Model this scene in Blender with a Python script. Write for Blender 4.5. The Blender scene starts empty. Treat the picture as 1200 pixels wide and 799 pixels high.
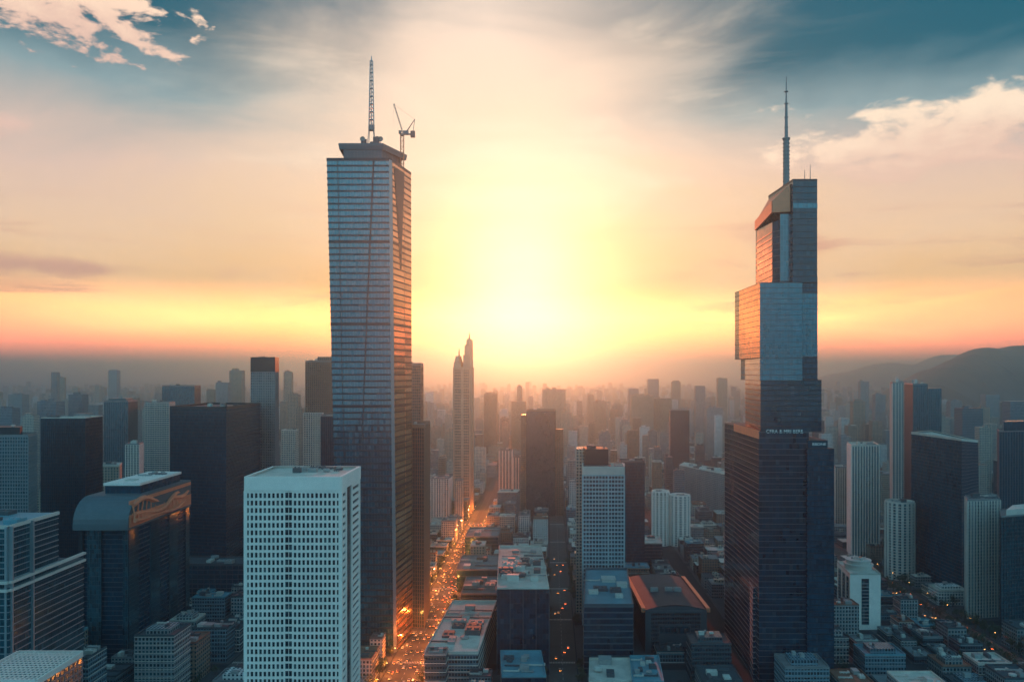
import bpy, math, random
from mathutils import Vector, noise as mnoise

sc = bpy.context.scene
COL = sc.collection
F, HZ, CAMH = 950.0, 437.0, 250.0

# ------------------------------------------------------------------ camera
cam_d = bpy.data.cameras.new('camera')
cam = bpy.data.objects.new('camera', cam_d)
COL.objects.link(cam)
cam.location = (0, 0, CAMH)
cam.rotation_euler = (math.radians(90), 0, 0)
cam_d.sensor_width = 36
cam_d.lens = 36 * F / 1200
cam_d.shift_y = (HZ - 399.5) / 1200
cam_d.clip_start = 1
cam_d.clip_end = 120000
sc.camera = cam

# ------------------------------------------------------------------ colour helpers
def lin(r, g, b):
    def f(c):
        c /= 255.0
        return c / 12.92 if c <= 0.04045 else ((c + 0.055) / 1.055) ** 2.4
    return (f(r), f(g), f(b), 1.0)

# ------------------------------------------------------------------ sky, sun, exposure
SUN_AZ, SUN_EL = 0.8, 7.5
SUN_STRENGTH, SUN_COL = 2.2, (1.0, 0.165, 0.048)
SKY_STRENGTH = 0.1
BAND = 5.0
sc.view_settings.view_transform = 'Standard'
sc.view_settings.look = 'None'
sc.view_settings.exposure = 0.42
sc.view_settings.gamma = 1.0
sc.view_settings.use_curve_mapping = False

world = bpy.data.worlds.new("World")
sc.world = world
world.use_nodes = True

class NT:
    """small helper to write node trees"""
    def __init__(s, tree):
        s.t = tree
        tree.nodes.clear()
    def n(s, typ, **kw):
        nd = s.t.nodes.new(typ)
        for k, v in kw.items():
            setattr(nd, k, v)
        return nd
    def set(s, sock, v):
        if hasattr(v, 'links'):
            s.t.links.new(v, sock)
        else:
            sock.default_value = v
    def m(s, op, a, b=None, c=None, clamp=False):
        nd = s.n('ShaderNodeMath', operation=op)
        nd.use_clamp = clamp
        s.set(nd.inputs[0], a)
        if b is not None: s.set(nd.inputs[1], b)
        if c is not None: s.set(nd.inputs[2], c)
        return nd.outputs[0]
    def ss(s, x, lo, hi, a=0.0, b=1.0):
        nd = s.n('ShaderNodeMapRange', interpolation_type='SMOOTHSTEP')
        s.set(nd.inputs['Value'], x)
        for k, v in zip(('From Min', 'From Max', 'To Min', 'To Max'), (lo, hi, a, b)):
            s.set(nd.inputs[k], v)
        return nd.outputs[0]
    def mix(s, f, a, b, blend='MIX'):
        nd = s.n('ShaderNodeMix', data_type='RGBA', blend_type=blend)
        s.set(nd.inputs[0], f); s.set(nd.inputs[6], a); s.set(nd.inputs[7], b)
        return nd.outputs[2]
    def ramp(s, f, pts):
        nd = s.n('ShaderNodeValToRGB')
        e = nd.color_ramp.elements
        while len(e) < len(pts): e.new(0.5)
        for el, (p, c) in zip(e, pts):
            el.position = p; el.color = c
        s.set(nd.inputs[0], f)
        return nd.outputs[0]
    def xyz(s, x, y, z):
        nd = s.n('ShaderNodeCombineXYZ')
        for i, v in enumerate((x, y, z)): s.set(nd.inputs[i], v)
        return nd.outputs[0]
    def noise(s, vec, scale=1.0, detail=4.0, rough=0.5, dist=0.0):
        nd = s.n('ShaderNodeTexNoise')
        s.set(nd.inputs['Vector'], vec)
        nd.inputs['Scale'].default_value = scale
        nd.inputs['Detail'].default_value = detail
        nd.inputs['Roughness'].default_value = rough
        nd.inputs['Distortion'].default_value = dist
        return nd.outputs[0]

def build_sky():
    w = NT(world.node_tree)
    tc = w.n('ShaderNodeTexCoord')
    sp = w.n('ShaderNodeSeparateXYZ')
    w.t.links.new(tc.outputs['Generated'], sp.inputs[0])
    x, y, z = sp.outputs
    DEG = 180 / math.pi
    az = w.m('MULTIPLY', w.m('ARCTAN2', x, y), DEG)          # degrees, 0 = straight ahead
    el = w.m('MULTIPLY', w.m('ARCSINE', z), DEG)
    aaz = w.m('ABSOLUTE', w.m('SUBTRACT', az, SUN_AZ - 2.5))
    warp = w.noise(w.xyz(w.m('MULTIPLY', az, 0.045), w.m('MULTIPLY', el, 0.13), 3.1), 1.0, 5, 0.55, 0.6)
    wv = w.m('SUBTRACT', warp, 0.5)
    e2 = w.m('ADD', el, w.m('MULTIPLY', wv, 7.0))
    t = w.m('DIVIDE', w.m('MAXIMUM', e2, 0.0), 60.0, clamp=True)
    R = lambda pts: w.ramp(t, [(p / 60.0, lin(*c)) for p, c in pts])
    k = 1.0
    centre = R([(0, (226, 140, 84)), (2.5, (236, 168, 92)), (6, (232, 176, 106)), (10, (236, 196, 148)), (15, (242, 210, 180)),
                (23, (238, 212, 190)), (34, (130, 150, 160)), (60, (30, 90, 120))])
    side = R([(0, (206, 120, 106)), (2.0, (236, 150, 106)), (4.5, (248, 192, 124)), (8.0, (240, 198, 158)), (13, (218, 186, 168)),
              (17.5, (130, 152, 156)), (21.0, (0, 86, 104)), (32, (0, 78, 102)), (60, (6, 60, 86))])
    back = R([(0, (104, 156, 170)), (6, (112, 200, 220)), (16, (98, 198, 226)), (30, (34, 144, 182)), (60, (12, 98, 138))])
    a = w.ss(w.m('ADD', w.m('ADD', aaz, w.m('MULTIPLY', w.m('MAXIMUM', w.m('SUBTRACT', el, 8.0), 0.0), 0.55)), w.m('MULTIPLY', wv, 18.0)), 7.0, 29.0)
    b = w.ss(aaz, 38.0, 95.0)
    sky = w.mix(a, centre, side)
    band = w.m('MULTIPLY', w.ss(el, 6.5, 0.5), w.ss(aaz, 55.0, 4.0, 0.20, 2.3))      # the burning strip right on the horizon
    sky = w.mix(1.0, sky, w.mix(band, (1, 1, 1, 1), (BAND * 1.25, BAND * 0.80, BAND * 0.64, 1)), 'MULTIPLY')
    bc = w.noise(w.xyz(w.m('MULTIPLY', az, 0.035), w.m('MULTIPLY', el, 0.11), 12.4), 1.0, 6, 0.55, 0.7)
    back = w.mix(w.m('MULTIPLY', w.ss(bc, 0.42, 0.66), 0.7), w.mix(w.ss(bc, 0.42, 0.30), back, lin(30, 104, 132)), lin(158, 208, 220))
    back = w.mix(1.0, back, (1.75, 1.5, 1.42, 1), 'MULTIPLY')
    sky = w.mix(b, sky, back)
    # thin streaks of high cloud, stretched along the horizon
    st = w.noise(w.xyz(w.m('MULTIPLY', az, 0.05), w.m('MULTIPLY', el, 0.42), 7.7), 1.0, 6, 0.55, 0.9)
    low = w.m('MULTIPLY', w.ss(el, 2.0, 6.0), w.ss(el, 12.0, 8.0))
    stf = w.m('MULTIPLY', w.m('MULTIPLY', w.ss(st, 0.50, 0.68), low), w.ss(aaz, 3.0, 24.0, 0.5, 0.85))
    sky = w.mix(stf, sky, lin(205, 142, 124))
    st2 = w.noise(w.xyz(w.m('MULTIPLY', az, 0.06), w.m('MULTIPLY', el, 0.25), 1.3), 1.0, 7, 0.6, 0.5)
    hi = w.m('MULTIPLY', w.ss(el, 9.0, 13.0), w.ss(el, 40.0, 20.0))
    sky = w.mix(w.m('MULTIPLY', w.m('MULTIPLY', w.ss(st2, 0.48, 0.72), hi), w.ss(aaz, 27.0, 12.0, 0.04, 0.42)), sky, lin(252, 228, 200))
    # two banks of cumulus
    def bank(sky, caz, cel, raz, rel, scale, thr, lit, shade, seed, soft=0.10, amt=0.92):
        cn = w.noise(w.xyz(w.m('MULTIPLY', az, 0.10 * scale), w.m('MULTIPLY', el, 0.21 * scale), seed), 1.0, 9, 0.58, 0.25)
        dx = w.m('DIVIDE', w.m('SUBTRACT', az, caz), raz)
        dy = w.m('DIVIDE', w.m('SUBTRACT', el, cel), rel)
        d = w.m('SQRT', w.m('ADD', w.m('MULTIPLY', dx, dx), w.m('MULTIPLY', dy, dy)))
        v = w.m('SUBTRACT', cn, w.m('MULTIPLY', d, 0.30))
        msk = w.ss(v, thr, thr + soft)
        tone = w.ss(w.m('ADD', w.m('MULTIPLY', dy, 0.35), w.m('MULTIPLY', cn, 0.9)), 0.05, 0.75)
        return w.mix(w.m('MULTIPLY', msk, amt), sky, w.mix(tone, shade, lit))
    sky = bank(sky, -28.5, 21.4, 8.0, 3.0, 4.6, 0.28, lin(255, 218, 188), lin(212, 168, 154), 4.0, 0.13)
    sky = bank(sky, 29.5, 14.5, 11.5, 2.8, 2.4, 0.20, lin(255, 226, 196), lin(222, 178, 158), 9.4, 0.16)
    sky = bank(sky, -33.0, 15.0, 3.6, 1.2, 3.6, 0.26, lin(236, 196, 176), lin(206, 168, 156), 2.7, 0.25, 0.8)
    sky = bank(sky, -30.0, 6.6, 12.0, 0.75, 1.6, 0.20, lin(206, 150, 134), lin(196, 136, 126), 6.1, 0.34, 0.8)
    # physical sky underneath
    nis = w.n('ShaderNodeTexSky', sky_type='NISHITA')
    nis.sun_disc = False
    nis.sun_elevation = math.radians(SUN_EL)
    nis.sun_rotation = math.radians(SUN_AZ)
    nis.altitude = 250
    nis.dust_density = 4.0
    comb = w.mix(1.0, w.mix(1.0, nis.outputs[0], (0.02, 0.02, 0.02, 1), 'MULTIPLY'),
                 w.mix(1.0, sky, (9.6, 9.6, 9.6, 1), 'MULTIPLY'), 'ADD')
    bg = w.n('ShaderNodeBackground')
    w.t.links.new(comb, bg.inputs[0])
    bg.inputs[1].default_value = SKY_STRENGTH
    out = w.n('ShaderNodeOutputWorld')
    w.t.links.new(bg.outputs[0], out.inputs[0])
build_sky()
world.cycles.sampling_method = 'MANUAL'
world.cycles.sample_map_resolution = 512

sun_d = bpy.data.lights.new('sun', 'SUN')
sun_d.energy = SUN_STRENGTH
sun_d.angle = math.radians(0.6)
sun_d.color = SUN_COL
sun = bpy.data.objects.new('sun', sun_d)
COL.objects.link(sun)
sdir = Vector((math.sin(math.radians(SUN_AZ)) * math.cos(math.radians(SUN_EL)),
               math.cos(math.radians(SUN_AZ)) * math.cos(math.radians(SUN_EL)), math.sin(math.radians(SUN_EL))))
sun.rotation_euler = sdir.to_track_quat('Z', 'Y').to_euler()
sun.location = (0, 0, 900)

cy = sc.cycles
cy.use_denoising = True
cy.use_adaptive_sampling = True
cy.adaptive_threshold = 0.015
cy.max_bounces = 6
cy.diffuse_bounces = 3
cy.glossy_bounces = 3
cy.volume_bounces = 2
cy.sample_clamp_indirect = 4.0

# ------------------------------------------------------------------ mesh builder
class MB:
    def __init__(s):
        s.v, s.f, s.uv, s.mi = [], [], [], []
    def face(s, pts, uvs=None, mi=0):
        b = len(s.v)
        s.v.extend(pts)
        s.f.append(tuple(range(b, b + len(pts))))
        s.uv.extend(uvs if uvs else [(p[0], p[1]) for p in pts])
        s.mi.append(mi)
    def loft(s, polys, cap=True, mi=0, mtop=None):
        """polys: list of rings of (x,y,z), same count, bottom to top, counter-clockwise from above"""
        n = len(polys[0])
        us = [0.0]
        for i in range(n):
            a, b = polys[0][i], polys[0][(i + 1) % n]
            us.append(us[-1] + math.hypot(b[0] - a[0], b[1] - a[1]))
        for lo, hi in zip(polys, polys[1:]):
            for i in range(n):
                j = (i + 1) % n
                s.face([lo[i], lo[j], hi[j], hi[i]],
                       [(us[i], lo[i][2]), (us[i + 1], lo[j][2]), (us[i + 1], hi[j][2]), (us[i], hi[i][2])], mi)
        if cap:
            s.face(list(polys[-1]), None, mi if mtop is None else mtop)
    def prism(s, poly, z0, z1, cap=True, mi=0, mtop=None):
        s.loft([[(p[0], p[1], z0) for p in poly], [(p[0], p[1], z1) for p in poly]], cap, mi, mtop)
    def box(s, x0, x1, y0, y1, z0, z1, mi=0):
        s.prism([(x0, y0), (x1, y0), (x1, y1), (x0, y1)], z0, z1, True, mi)
        s.face([(x0, y0, z0), (x0, y1, z0), (x1, y1, z0), (x1, y0, z0)], None, mi)
    def slab(s, p, q, z0, z1, t0, t1, mi=0, zq0=None, zq1=None):
        """bar along edge p->q (ccw footprint, outward = right hand side), from offset t0 to t1 outward"""
        dx, dy = q[0] - p[0], q[1] - p[1]
        L = math.hypot(dx, dy) or 1e-6
        nx, ny = dy / L, -dx / L
        zq0 = z0 if zq0 is None else zq0
        zq1 = z1 if zq1 is None else zq1
        a = lambda P, t, z: (P[0] + nx * t, P[1] + ny * t, z)
        A0, B0, A1, B1 = a(p, t1, z0), a(q, t1, zq0), a(p, t1, z1), a(q, t1, zq1)
        C0, D0, C1, D1 = a(p, t0, z0), a(q, t0, zq0), a(p, t0, z1), a(q, t0, zq1)
        s.face([A0, B0, B1, A1], [(0, z0), (L, z0), (L, z1), (0, z1)], mi)
        s.face([A1, B1, D1, C1], None, mi)
        s.face([C0, D0, B0, A0], None, mi)
        s.face([C0, A0, A1, C1], None, mi)
        s.face([B0, D0, D1, B1], None, mi)
    def tube(s, p, q, r0, r1=None, n=6, mi=0):
        r1 = r0 if r1 is None else r1
        p, q = Vector(p), Vector(q)
        d = (q - p).normalized()
        u = d.orthogonal().normalized()
        w = d.cross(u)
        A = [tuple(p + (u * math.cos(2 * math.pi * i / n) + w * math.sin(2 * math.pi * i / n)) * r0) for i in range(n)]
        B = [tuple(q + (u * math.cos(2 * math.pi * i / n) + w * math.sin(2 * math.pi * i / n)) * r1) for i in range(n)]
        for i in range(n):
            j = (i + 1) % n
            s.face([A[i], A[j], B[j], B[i]], None, mi)
        s.face(A[::-1], None, mi); s.face(B, None, mi)
    def build(s, name, mats, parent=None, origin=(0, 0, 0)):
        me = bpy.data.meshes.new(name)
        ox, oy, oz = origin
        me.from_pydata([(v[0] - ox, v[1] - oy, v[2] - oz) for v in s.v], [], s.f)
        uvl = me.uv_layers.new(name='UVMap')
        uvl.data.foreach_set('uv', [c for t in s.uv for c in t])
        if not isinstance(mats, (list, tuple)): mats = [mats]
        for m in mats: me.materials.append(m)
        me.polygons.foreach_set('material_index', s.mi)
        me.update()
        o = bpy.data.objects.new(name, me)
        COL.objects.link(o)
        if parent is not None: o.parent = parent
        return o

def tag(o, label=None, cat=None, group=None, kind=None):
    if label: o['label'] = label
    if cat: o['category'] = cat
    if group: o['group'] = group
    if kind: o['kind'] = kind
    return o

def thing(name, label, cat, loc, group=None):
    o = bpy.data.objects.new(name, None)
    o.empty_display_size = 1
    COL.objects.link(o)
    o.location = loc
    return tag(o, label, cat, group)

# pixel of the 1200-wide picture + distance -> metres
def X(px, Y): return (px - 600) / F * Y
def Z(py, Y): return CAMH - (py - HZ) / F * Y
def P(px, Y): return (X(px, Y), Y)

# ------------------------------------------------------------------ materials
M = {}
def principled(nt, **kw):
    b = nt.n('ShaderNodeBsdfPrincipled')
    for k, v in kw.items():
        nt.set(b.inputs[k], v)
    o = nt.n('ShaderNodeOutputMaterial')
    nt.t.links.new(b.outputs[0], o.inputs[0])
    return b

def newmat(name):
    m = bpy.data.materials.new(name)
    m.use_nodes = True
    M[name] = m
    return NT(m.node_tree)

def uvcells(t, bw, fh, pos=False):
    uv = t.n('ShaderNodeNewGeometry' if pos else 'ShaderNodeUVMap')
    sp = t.n('ShaderNodeSeparateXYZ')
    t.t.links.new(uv.outputs[0], sp.inputs[0])
    u = t.m('DIVIDE', sp.outputs[0], bw)
    v = t.m('DIVIDE', sp.outputs[2 if pos else 1], fh)
    cell = t.xyz(t.m('FLOOR', u), t.m('FLOOR', v), 0.0)
    wn = t.n('ShaderNodeTexWhiteNoise', noise_dimensions='3D')
    t.t.links.new(cell, wn.inputs['Vector'])
    return t.m('FRACT', u), t.m('FRACT', v), wn.outputs['Value'], wn.outputs['Color'], uv.outputs[0]

def wobble(t, wcol, amt):
    """each pane is set at a slightly different tilt"""
    g = t.n('ShaderNodeNewGeometry')
    a = t.n('ShaderNodeVectorMath', operation='SUBTRACT')
    t.t.links.new(wcol, a.inputs[0]); a.inputs[1].default_value = (0.5, 0.5, 0.5)
    s = t.n('ShaderNodeVectorMath', operation='SCALE')
    t.t.links.new(a.outputs[0], s.inputs[0]); s.inputs['Scale'].default_value = amt
    ad = t.n('ShaderNodeVectorMath', operation='ADD')
    t.t.links.new(g.outputs['Normal'], ad.inputs[0]); t.t.links.new(s.outputs[0], ad.inputs[1])
    nn = t.n('ShaderNodeVectorMath', operation='NORMALIZE')
    t.t.links.new(ad.outputs[0], nn.inputs[0])
    return nn.outputs[0]

def glass(name, col, ior=2.3, metal=0.0, rough=0.08, bw=1.8, fh=3.8, tilt=0.03, line=0.05, band=0.0, pos=False):
    """curtain wall: dark coated panes with thin frame lines"""
    t = newmat(name)
    fu, fv, wv, wc, uv = uvcells(t, bw, fh, pos)
    fr = t.m('MAXIMUM', t.m('LESS_THAN', fu, line), t.m('LESS_THAN', fv, max(line * 0.7, band)))
    big = t.noise(uv, 0.02, 3)
    var = t.m('ADD', t.m('MULTIPLY', wv, 0.7), t.m('MULTIPLY', big, 0.9))
    c = t.mix(1.0, col, t.xyz(var, var, var), 'MULTIPLY')
    sx = t.n('ShaderNodeSeparateXYZ'); t.t.links.new(wc, sx.inputs[0])
    blind = t.m('MULTIPLY', t.m('GREATER_THAN', sx.outputs[1], 0.78 if pos else 0.90), sx.outputs[2])     # drawn blinds behind some panes
    c = t.mix(t.m('MULTIPLY', blind, 0.55 if pos else 0.22), c, (0.16, 0.20, 0.21, 1))
    c = t.mix(fr, c, tuple(x * 0.5 + 0.004 for x in col[:3]) + (1,))
    r = t.m('ADD', t.m('MULTIPLY', fr, 0.35), t.m('ADD', rough, t.m('MULTIPLY', wv, 0.06)))
    principled(t, **{'Base Color': c, 'Roughness': r, 'IOR': ior, 'Metallic': metal, 'Specular Tint': (1, 1, 1, 1) if metal > .5 else (0.42, 0.86, 1.0, 1), 'Normal': wobble(t, wc, tilt)})

def facade(name, wall, win, bw=3.2, fh=3.3, mx=0.22, my=0.28, rough=0.75, lit=0.0):
    """masonry wall with punched windows"""
    t = newmat(name)
    fu, fv, wv, wc, uv = uvcells(t, bw, fh)
    w = t.m('MULTIPLY', t.m('MULTIPLY', t.m('GREATER_THAN', fu, mx), t.m('LESS_THAN', fu, 1 - mx)),
            t.m('MULTIPLY', t.m('GREATER_THAN', fv, my), t.m('LESS_THAN', fv, 1 - my * 0.5)))
    dirt = t.noise(uv, 0.12, 5, 0.6)
    dd = t.m('ADD', 0.62, t.m('MULTIPLY', dirt, 0.76))
    oi = t.n('ShaderNodeObjectInfo')
    ov = t.m('ADD', 0.75, t.m('MULTIPLY', oi.outputs['Random'], 0.5))
    dd = t.m('MULTIPLY', dd, ov)
    wc2 = t.mix(1.0, wall, t.xyz(dd, dd, dd), 'MULTIPLY')
    pv = t.m('ADD', 0.3, t.m('MULTIPLY', wv, 1.5))
    gl = t.mix(1.0, win, t.xyz(pv, pv, pv), 'MULTIPLY')
    c = t.mix(w, wc2, gl)
    bp = t.n('ShaderNodeBump'); bp.inputs['Strength'].default_value = 0.6; bp.inputs['Distance'].default_value = 0.25
    t.t.links.new(t.m('SUBTRACT', 1.0, w), bp.inputs['Height'])
    principled(t, **{'Base Color': c, 'Roughness': t.m('SUBTRACT', rough, t.m('MULTIPLY', w, rough - 0.12)),
                     'IOR': t.m('ADD', 1.45, t.m('MULTIPLY', w, 0.5)), 'Normal': bp.outputs[0]})

def plain(name, col, rough=0.7, metal=0.0, scale=0.25, var=0.5, ior=1.45):
    t = newmat(name)
    tc = t.n('ShaderNodeTexCoord')
    n1 = t.noise(tc.outputs['Object'], scale, 6, 0.62)
    n2 = t.noise(tc.outputs['Object'], scale * 0.13, 3, 0.5)
    v = t.m('ADD', 1.0 - var, t.m('MULTIPLY', t.m('ADD', n1, n2), var))
    c = t.mix(1.0, col, t.xyz(v, v, v), 'MULTIPLY')
    principled(t, **{'Base Color': c, 'Roughness': rough, 'Metallic': metal, 'IOR': ior})

def emit(name, col, strength, base=(0.05, 0.05, 0.05, 1)):
    t = newmat(name)
    principled(t, **{'Base Color': base, 'Emission Color': col, 'Emission Strength': strength, 'Roughness': 0.4})
    M[name].cycles.emission_sampling = 'NONE'

glass('glass_tower', (0.004, 0.060, 0.090, 1), 2.35, 0.0, 0.07, 2.6, 5.64, 0.02, 0.06)
glass('glass_step', (0.001, 0.032, 0.058, 1), 1.58, 0.0, 0.05, 2.7, 4.2, 0.02, 0.05)
glass('glass_bright', (0.008, 0.090, 0.125, 1), 2.1, 0.0, 0.08, 2.4, 4.2, 0.02, 0.07)
glass('glass_dark', (0.002, 0.046, 0.080, 1), 1.5, 0.0, 0.12, 1.7, 3.9, 0.03, 0.06)
glass('glass_teal', (0.014, 0.062, 0.082, 1), 2.2, 0.0, 0.10, 1.8, 3.8, 0.025, 0.06)
glass('glass_grey', (0.05, 0.07, 0.085, 1), 2.0, 0.0, 0.14, 1.6, 3.6, 0.03, 0.06)
glass('sunset_tint_glass', (0.85, 0.40, 0.20, 1), 2.0, 0.75, 0.13, 1.8, 4.2, 0.03, 0.05)  # orange of the reflected sunset sky put into the pane colour
glass('window_glass', (0.006, 0.024, 0.036, 1), 1.75, 0.0, 0.08, 2.12, 3.66, 0.03, 0.03, pos=True)
facade('face_cream', (0.42, 0.36, 0.30, 1), (0.03, 0.045, 0.06, 1))
facade('face_grey', (0.27, 0.27, 0.27, 1), (0.025, 0.04, 0.05, 1), 2.8, 3.3, 0.2, 0.25)
facade('face_tan', (0.33, 0.24, 0.18, 1), (0.03, 0.04, 0.05, 1), 3.6, 3.4, 0.25, 0.3)
facade('face_brick', (0.25, 0.13, 0.09, 1), (0.03, 0.04, 0.05, 1), 3.0, 3.2, 0.24, 0.3)
facade('face_blue', (0.13, 0.19, 0.22, 1), (0.02, 0.04, 0.055, 1), 2.4, 3.4, 0.14, 0.25)
facade('face_dark', (0.05, 0.07, 0.085, 1), (0.012, 0.025, 0.035, 1), 2.2, 3.6, 0.1, 0.3)
facade('face_white', (0.58, 0.55, 0.52, 1), (0.03, 0.045, 0.06, 1), 3.0, 3.3, 0.24, 0.3)
plain('white_stone', (0.90, 0.74, 0.66, 1), 0.7, 0, 0.15, 0.32)
plain('pale_stone', (0.62, 0.52, 0.46, 1), 0.75, 0, 0.2, 0.4)
plain('slate', (0.10, 0.125, 0.14, 1), 0.5, 0.1, 0.2, 0.5)
plain('teal_panel', (0.30, 0.44, 0.48, 1), 0.5, 0.1, 0.2, 0.3)
plain('tan_stone', (0.42, 0.29, 0.21, 1), 0.75, 0, 0.2, 0.4)
plain('grey_stone', (0.22, 0.23, 0.24, 1), 0.75, 0, 0.2, 0.4)
plain('brown_stone', (0.20, 0.14, 0.11, 1), 0.75, 0, 0.2, 0.4)
plain('dark_metal', (0.006, 0.024, 0.036, 1), 0.45, 0.2, 0.2, 0.4)
plain('mid_metal', (0.06, 0.10, 0.12, 1), 0.4, 0.3, 0.2, 0.4)
plain('light_metal', (0.30, 0.33, 0.35, 1), 0.4, 0.4, 0.2, 0.3)
plain('steel', (0.16, 0.17, 0.18, 1), 0.45, 0.5, 0.3, 0.3)
plain('roof_pale', (0.58, 0.50, 0.43, 1), 0.8, 0, 0.12, 0.8)
plain('roof_grey', (0.20, 0.19, 0.19, 1), 0.8, 0, 0.12, 0.8)
plain('roof_dark', (0.06, 0.07, 0.08, 1), 0.7, 0, 0.12, 0.8)
plain('roof_teal', (0.10, 0.26, 0.31, 1), 0.55, 0.0, 0.1, 0.7)
plain('roof_red', (0.26, 0.11, 0.07, 1), 0.8, 0, 0.12, 0.7)
plain('copper_red', (0.85, 0.25, 0.13, 1), 0.5, 0.1, 0.2, 0.4)
plain('unit_grey', (0.30, 0.29, 0.28, 1), 0.6, 0, 0.5, 0.5)
plain('unit_pale', (0.52, 0.47, 0.42, 1), 0.6, 0, 0.5, 0.4)
plain('unit_dark', (0.07, 0.08, 0.09, 1), 0.6, 0, 0.5, 0.4)
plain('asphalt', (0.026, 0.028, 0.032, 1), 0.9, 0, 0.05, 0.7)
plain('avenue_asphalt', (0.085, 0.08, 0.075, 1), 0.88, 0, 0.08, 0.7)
plain('paving', (0.075, 0.075, 0.08, 1), 0.85, 0, 0.06, 0.8)
plain('paint', (0.6, 0.58, 0.52, 1), 0.6, 0, 0.5, 0.3)
plain('hill_scrub', (0.11, 0.10, 0.085, 1), 0.95, 0, 0.006, 0.7)
plain('bark', (0.07, 0.05, 0.035, 1), 0.9, 0, 1.0, 0.5)
plain('leaf', (0.045, 0.065, 0.03, 1), 0.7, 0, 0.6, 0.8)
plain('sign_white', (0.8, 0.78, 0.75, 1), 0.5, 0, 1.0, 0.1)
plain('car_white', (0.6, 0.6, 0.6, 1), 0.3, 0, 1, 0.1)
plain('car_black', (0.02, 0.02, 0.025, 1), 0.25, 0, 1, 0.1)
plain('car_silver', (0.3, 0.3, 0.32, 1), 0.3, 0.6, 1, 0.1)
plain('car_red', (0.35, 0.04, 0.03, 1), 0.3, 0, 1, 0.1)
plain('tyre', (0.02, 0.02, 0.02, 1), 0.9)
plain('car_glass', (0.01, 0.015, 0.02, 1), 0.08, 0, 1, 0.1, 1.8)
emit('head_light', (1.0, 0.34, 0.06, 1), 9.0)
emit('tail_light', (1.0, 0.16, 0.03, 1), 12.0)
emit('lamp_glow', (1.0, 0.45, 0.12, 1), 14.0)

# ------------------------------------------------------------------ generic building pieces
FOOT = []                                    # footprints already taken (xmin, xmax, ymin, ymax)
HERO = []                                    # (short description, x, y) used when describing fillers

def claim(poly):
    xs = [p[0] for p in poly]; ys = [p[1] for p in poly]
    FOOT.append((min(xs), max(xs), min(ys), max(ys)))

def quad(fl, fr, br):
    """footprint from three (pixel, distance) corners, counter-clockwise from front-left"""
    a, b, c = P(*fl), P(*fr), P(*br)
    return [a, b, c, (a[0] + c[0] - b[0], a[1] + c[1] - b[1])]

def quadl(fl, fr, bl):
    a, b, d = P(*fl), P(*fr), P(*bl)
    return [a, b, (b[0] + d[0] - a[0], b[1] + d[1] - a[1]), d]

def mid(poly):
    n = len(poly)
    return (sum(p[0] for p in poly) / n, sum(p[1] for p in poly) / n)

def lerp(a, b, t): return tuple(x + (y - x) * t for x, y in zip(a, b))

def inset(poly, d):
    c = mid(poly)
    out = []
    for p in poly:
        v = (p[0] - c[0], p[1] - c[1]); L = math.hypot(*v)
        s = max(0.05, (L - d * 1.35) / L)
        out.append((c[0] + v[0] * s, c[1] + v[1] * s))
    return out

def at(poly, s, t):
    """point inside a quad"""
    a = lerp(poly[0], poly[1], s); b = lerp(poly[3], poly[2], s)
    return lerp(a, b, t)

def facing(p, q, lim=0.3):
    dx, dy = q[0] - p[0], q[1] - p[1]
    L = math.hypot(dx, dy) or 1e-6
    nx, ny = dy / L, -dx / L
    mx, my = (p[0] + q[0]) / 2, (p[1] + q[1]) / 2
    return (nx * mx + ny * my) / math.hypot(mx, my) < lim

def grid(mb, poly, z0, z1, fh, bw, band, bout, fin, fout, ztop=None, mi=0, mf=None):
    """floor bands and fins standing proud of a wall"""
    n = len(poly)
    mf = mi if mf is None else mf
    for i in range(n):
        p, q = poly[i], poly[(i + 1) % n]
        L = math.hypot(q[0] - p[0], q[1] - p[1])
        if L < 0.8 or not facing(p, q): continue
        if band > 0:
            k = max(1, round((z1 - z0) / fh))
            for j in range(k + 1):
                z = z0 + (z1 - z0) * j / k
                a, b = (z - band / 2, z + band / 2) if 0 < j < k else ((z, z + band) if j == 0 else (z - band, z))
                mb.slab(p, q, a, b, -0.05, bout, mi)
        if fin > 0:
            k = max(1, round(L / bw))
            dx, dy = (q[0] - p[0]) / L, (q[1] - p[1]) / L
            for j in range(k + 1):
                c = lerp(p, q, j / k)
                mb.slab((c[0] - dx * fin / 2, c[1] - dy * fin / 2), (c[0] + dx * fin / 2, c[1] + dy * fin / 2), z0, z1, -0.04, fout, mf)

def roof_part(poly, z, mat, root, o, par=1.4, th=0.5, name='roof', pm=None):
    mb = MB()
    mb.face([(p[0], p[1], z + 0.02) for p in poly], None, 0)
    n = len(poly)
    if par > 0:
        for i in range(n):
            p, q = poly[i], poly[(i + 1) % n]
            if math.hypot(q[0] - p[0], q[1] - p[1]) < 0.5: continue
            mb.slab(p, q, z - 0.3, z + par, -th, 0.12, 1)
            mb.slab(q, p, z + 0.01, z + par - 0.02, th - 0.01, th + 0.01, 1)
    return mb.build(name, [M[mat], M[pm or mat]], root, o)

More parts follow.
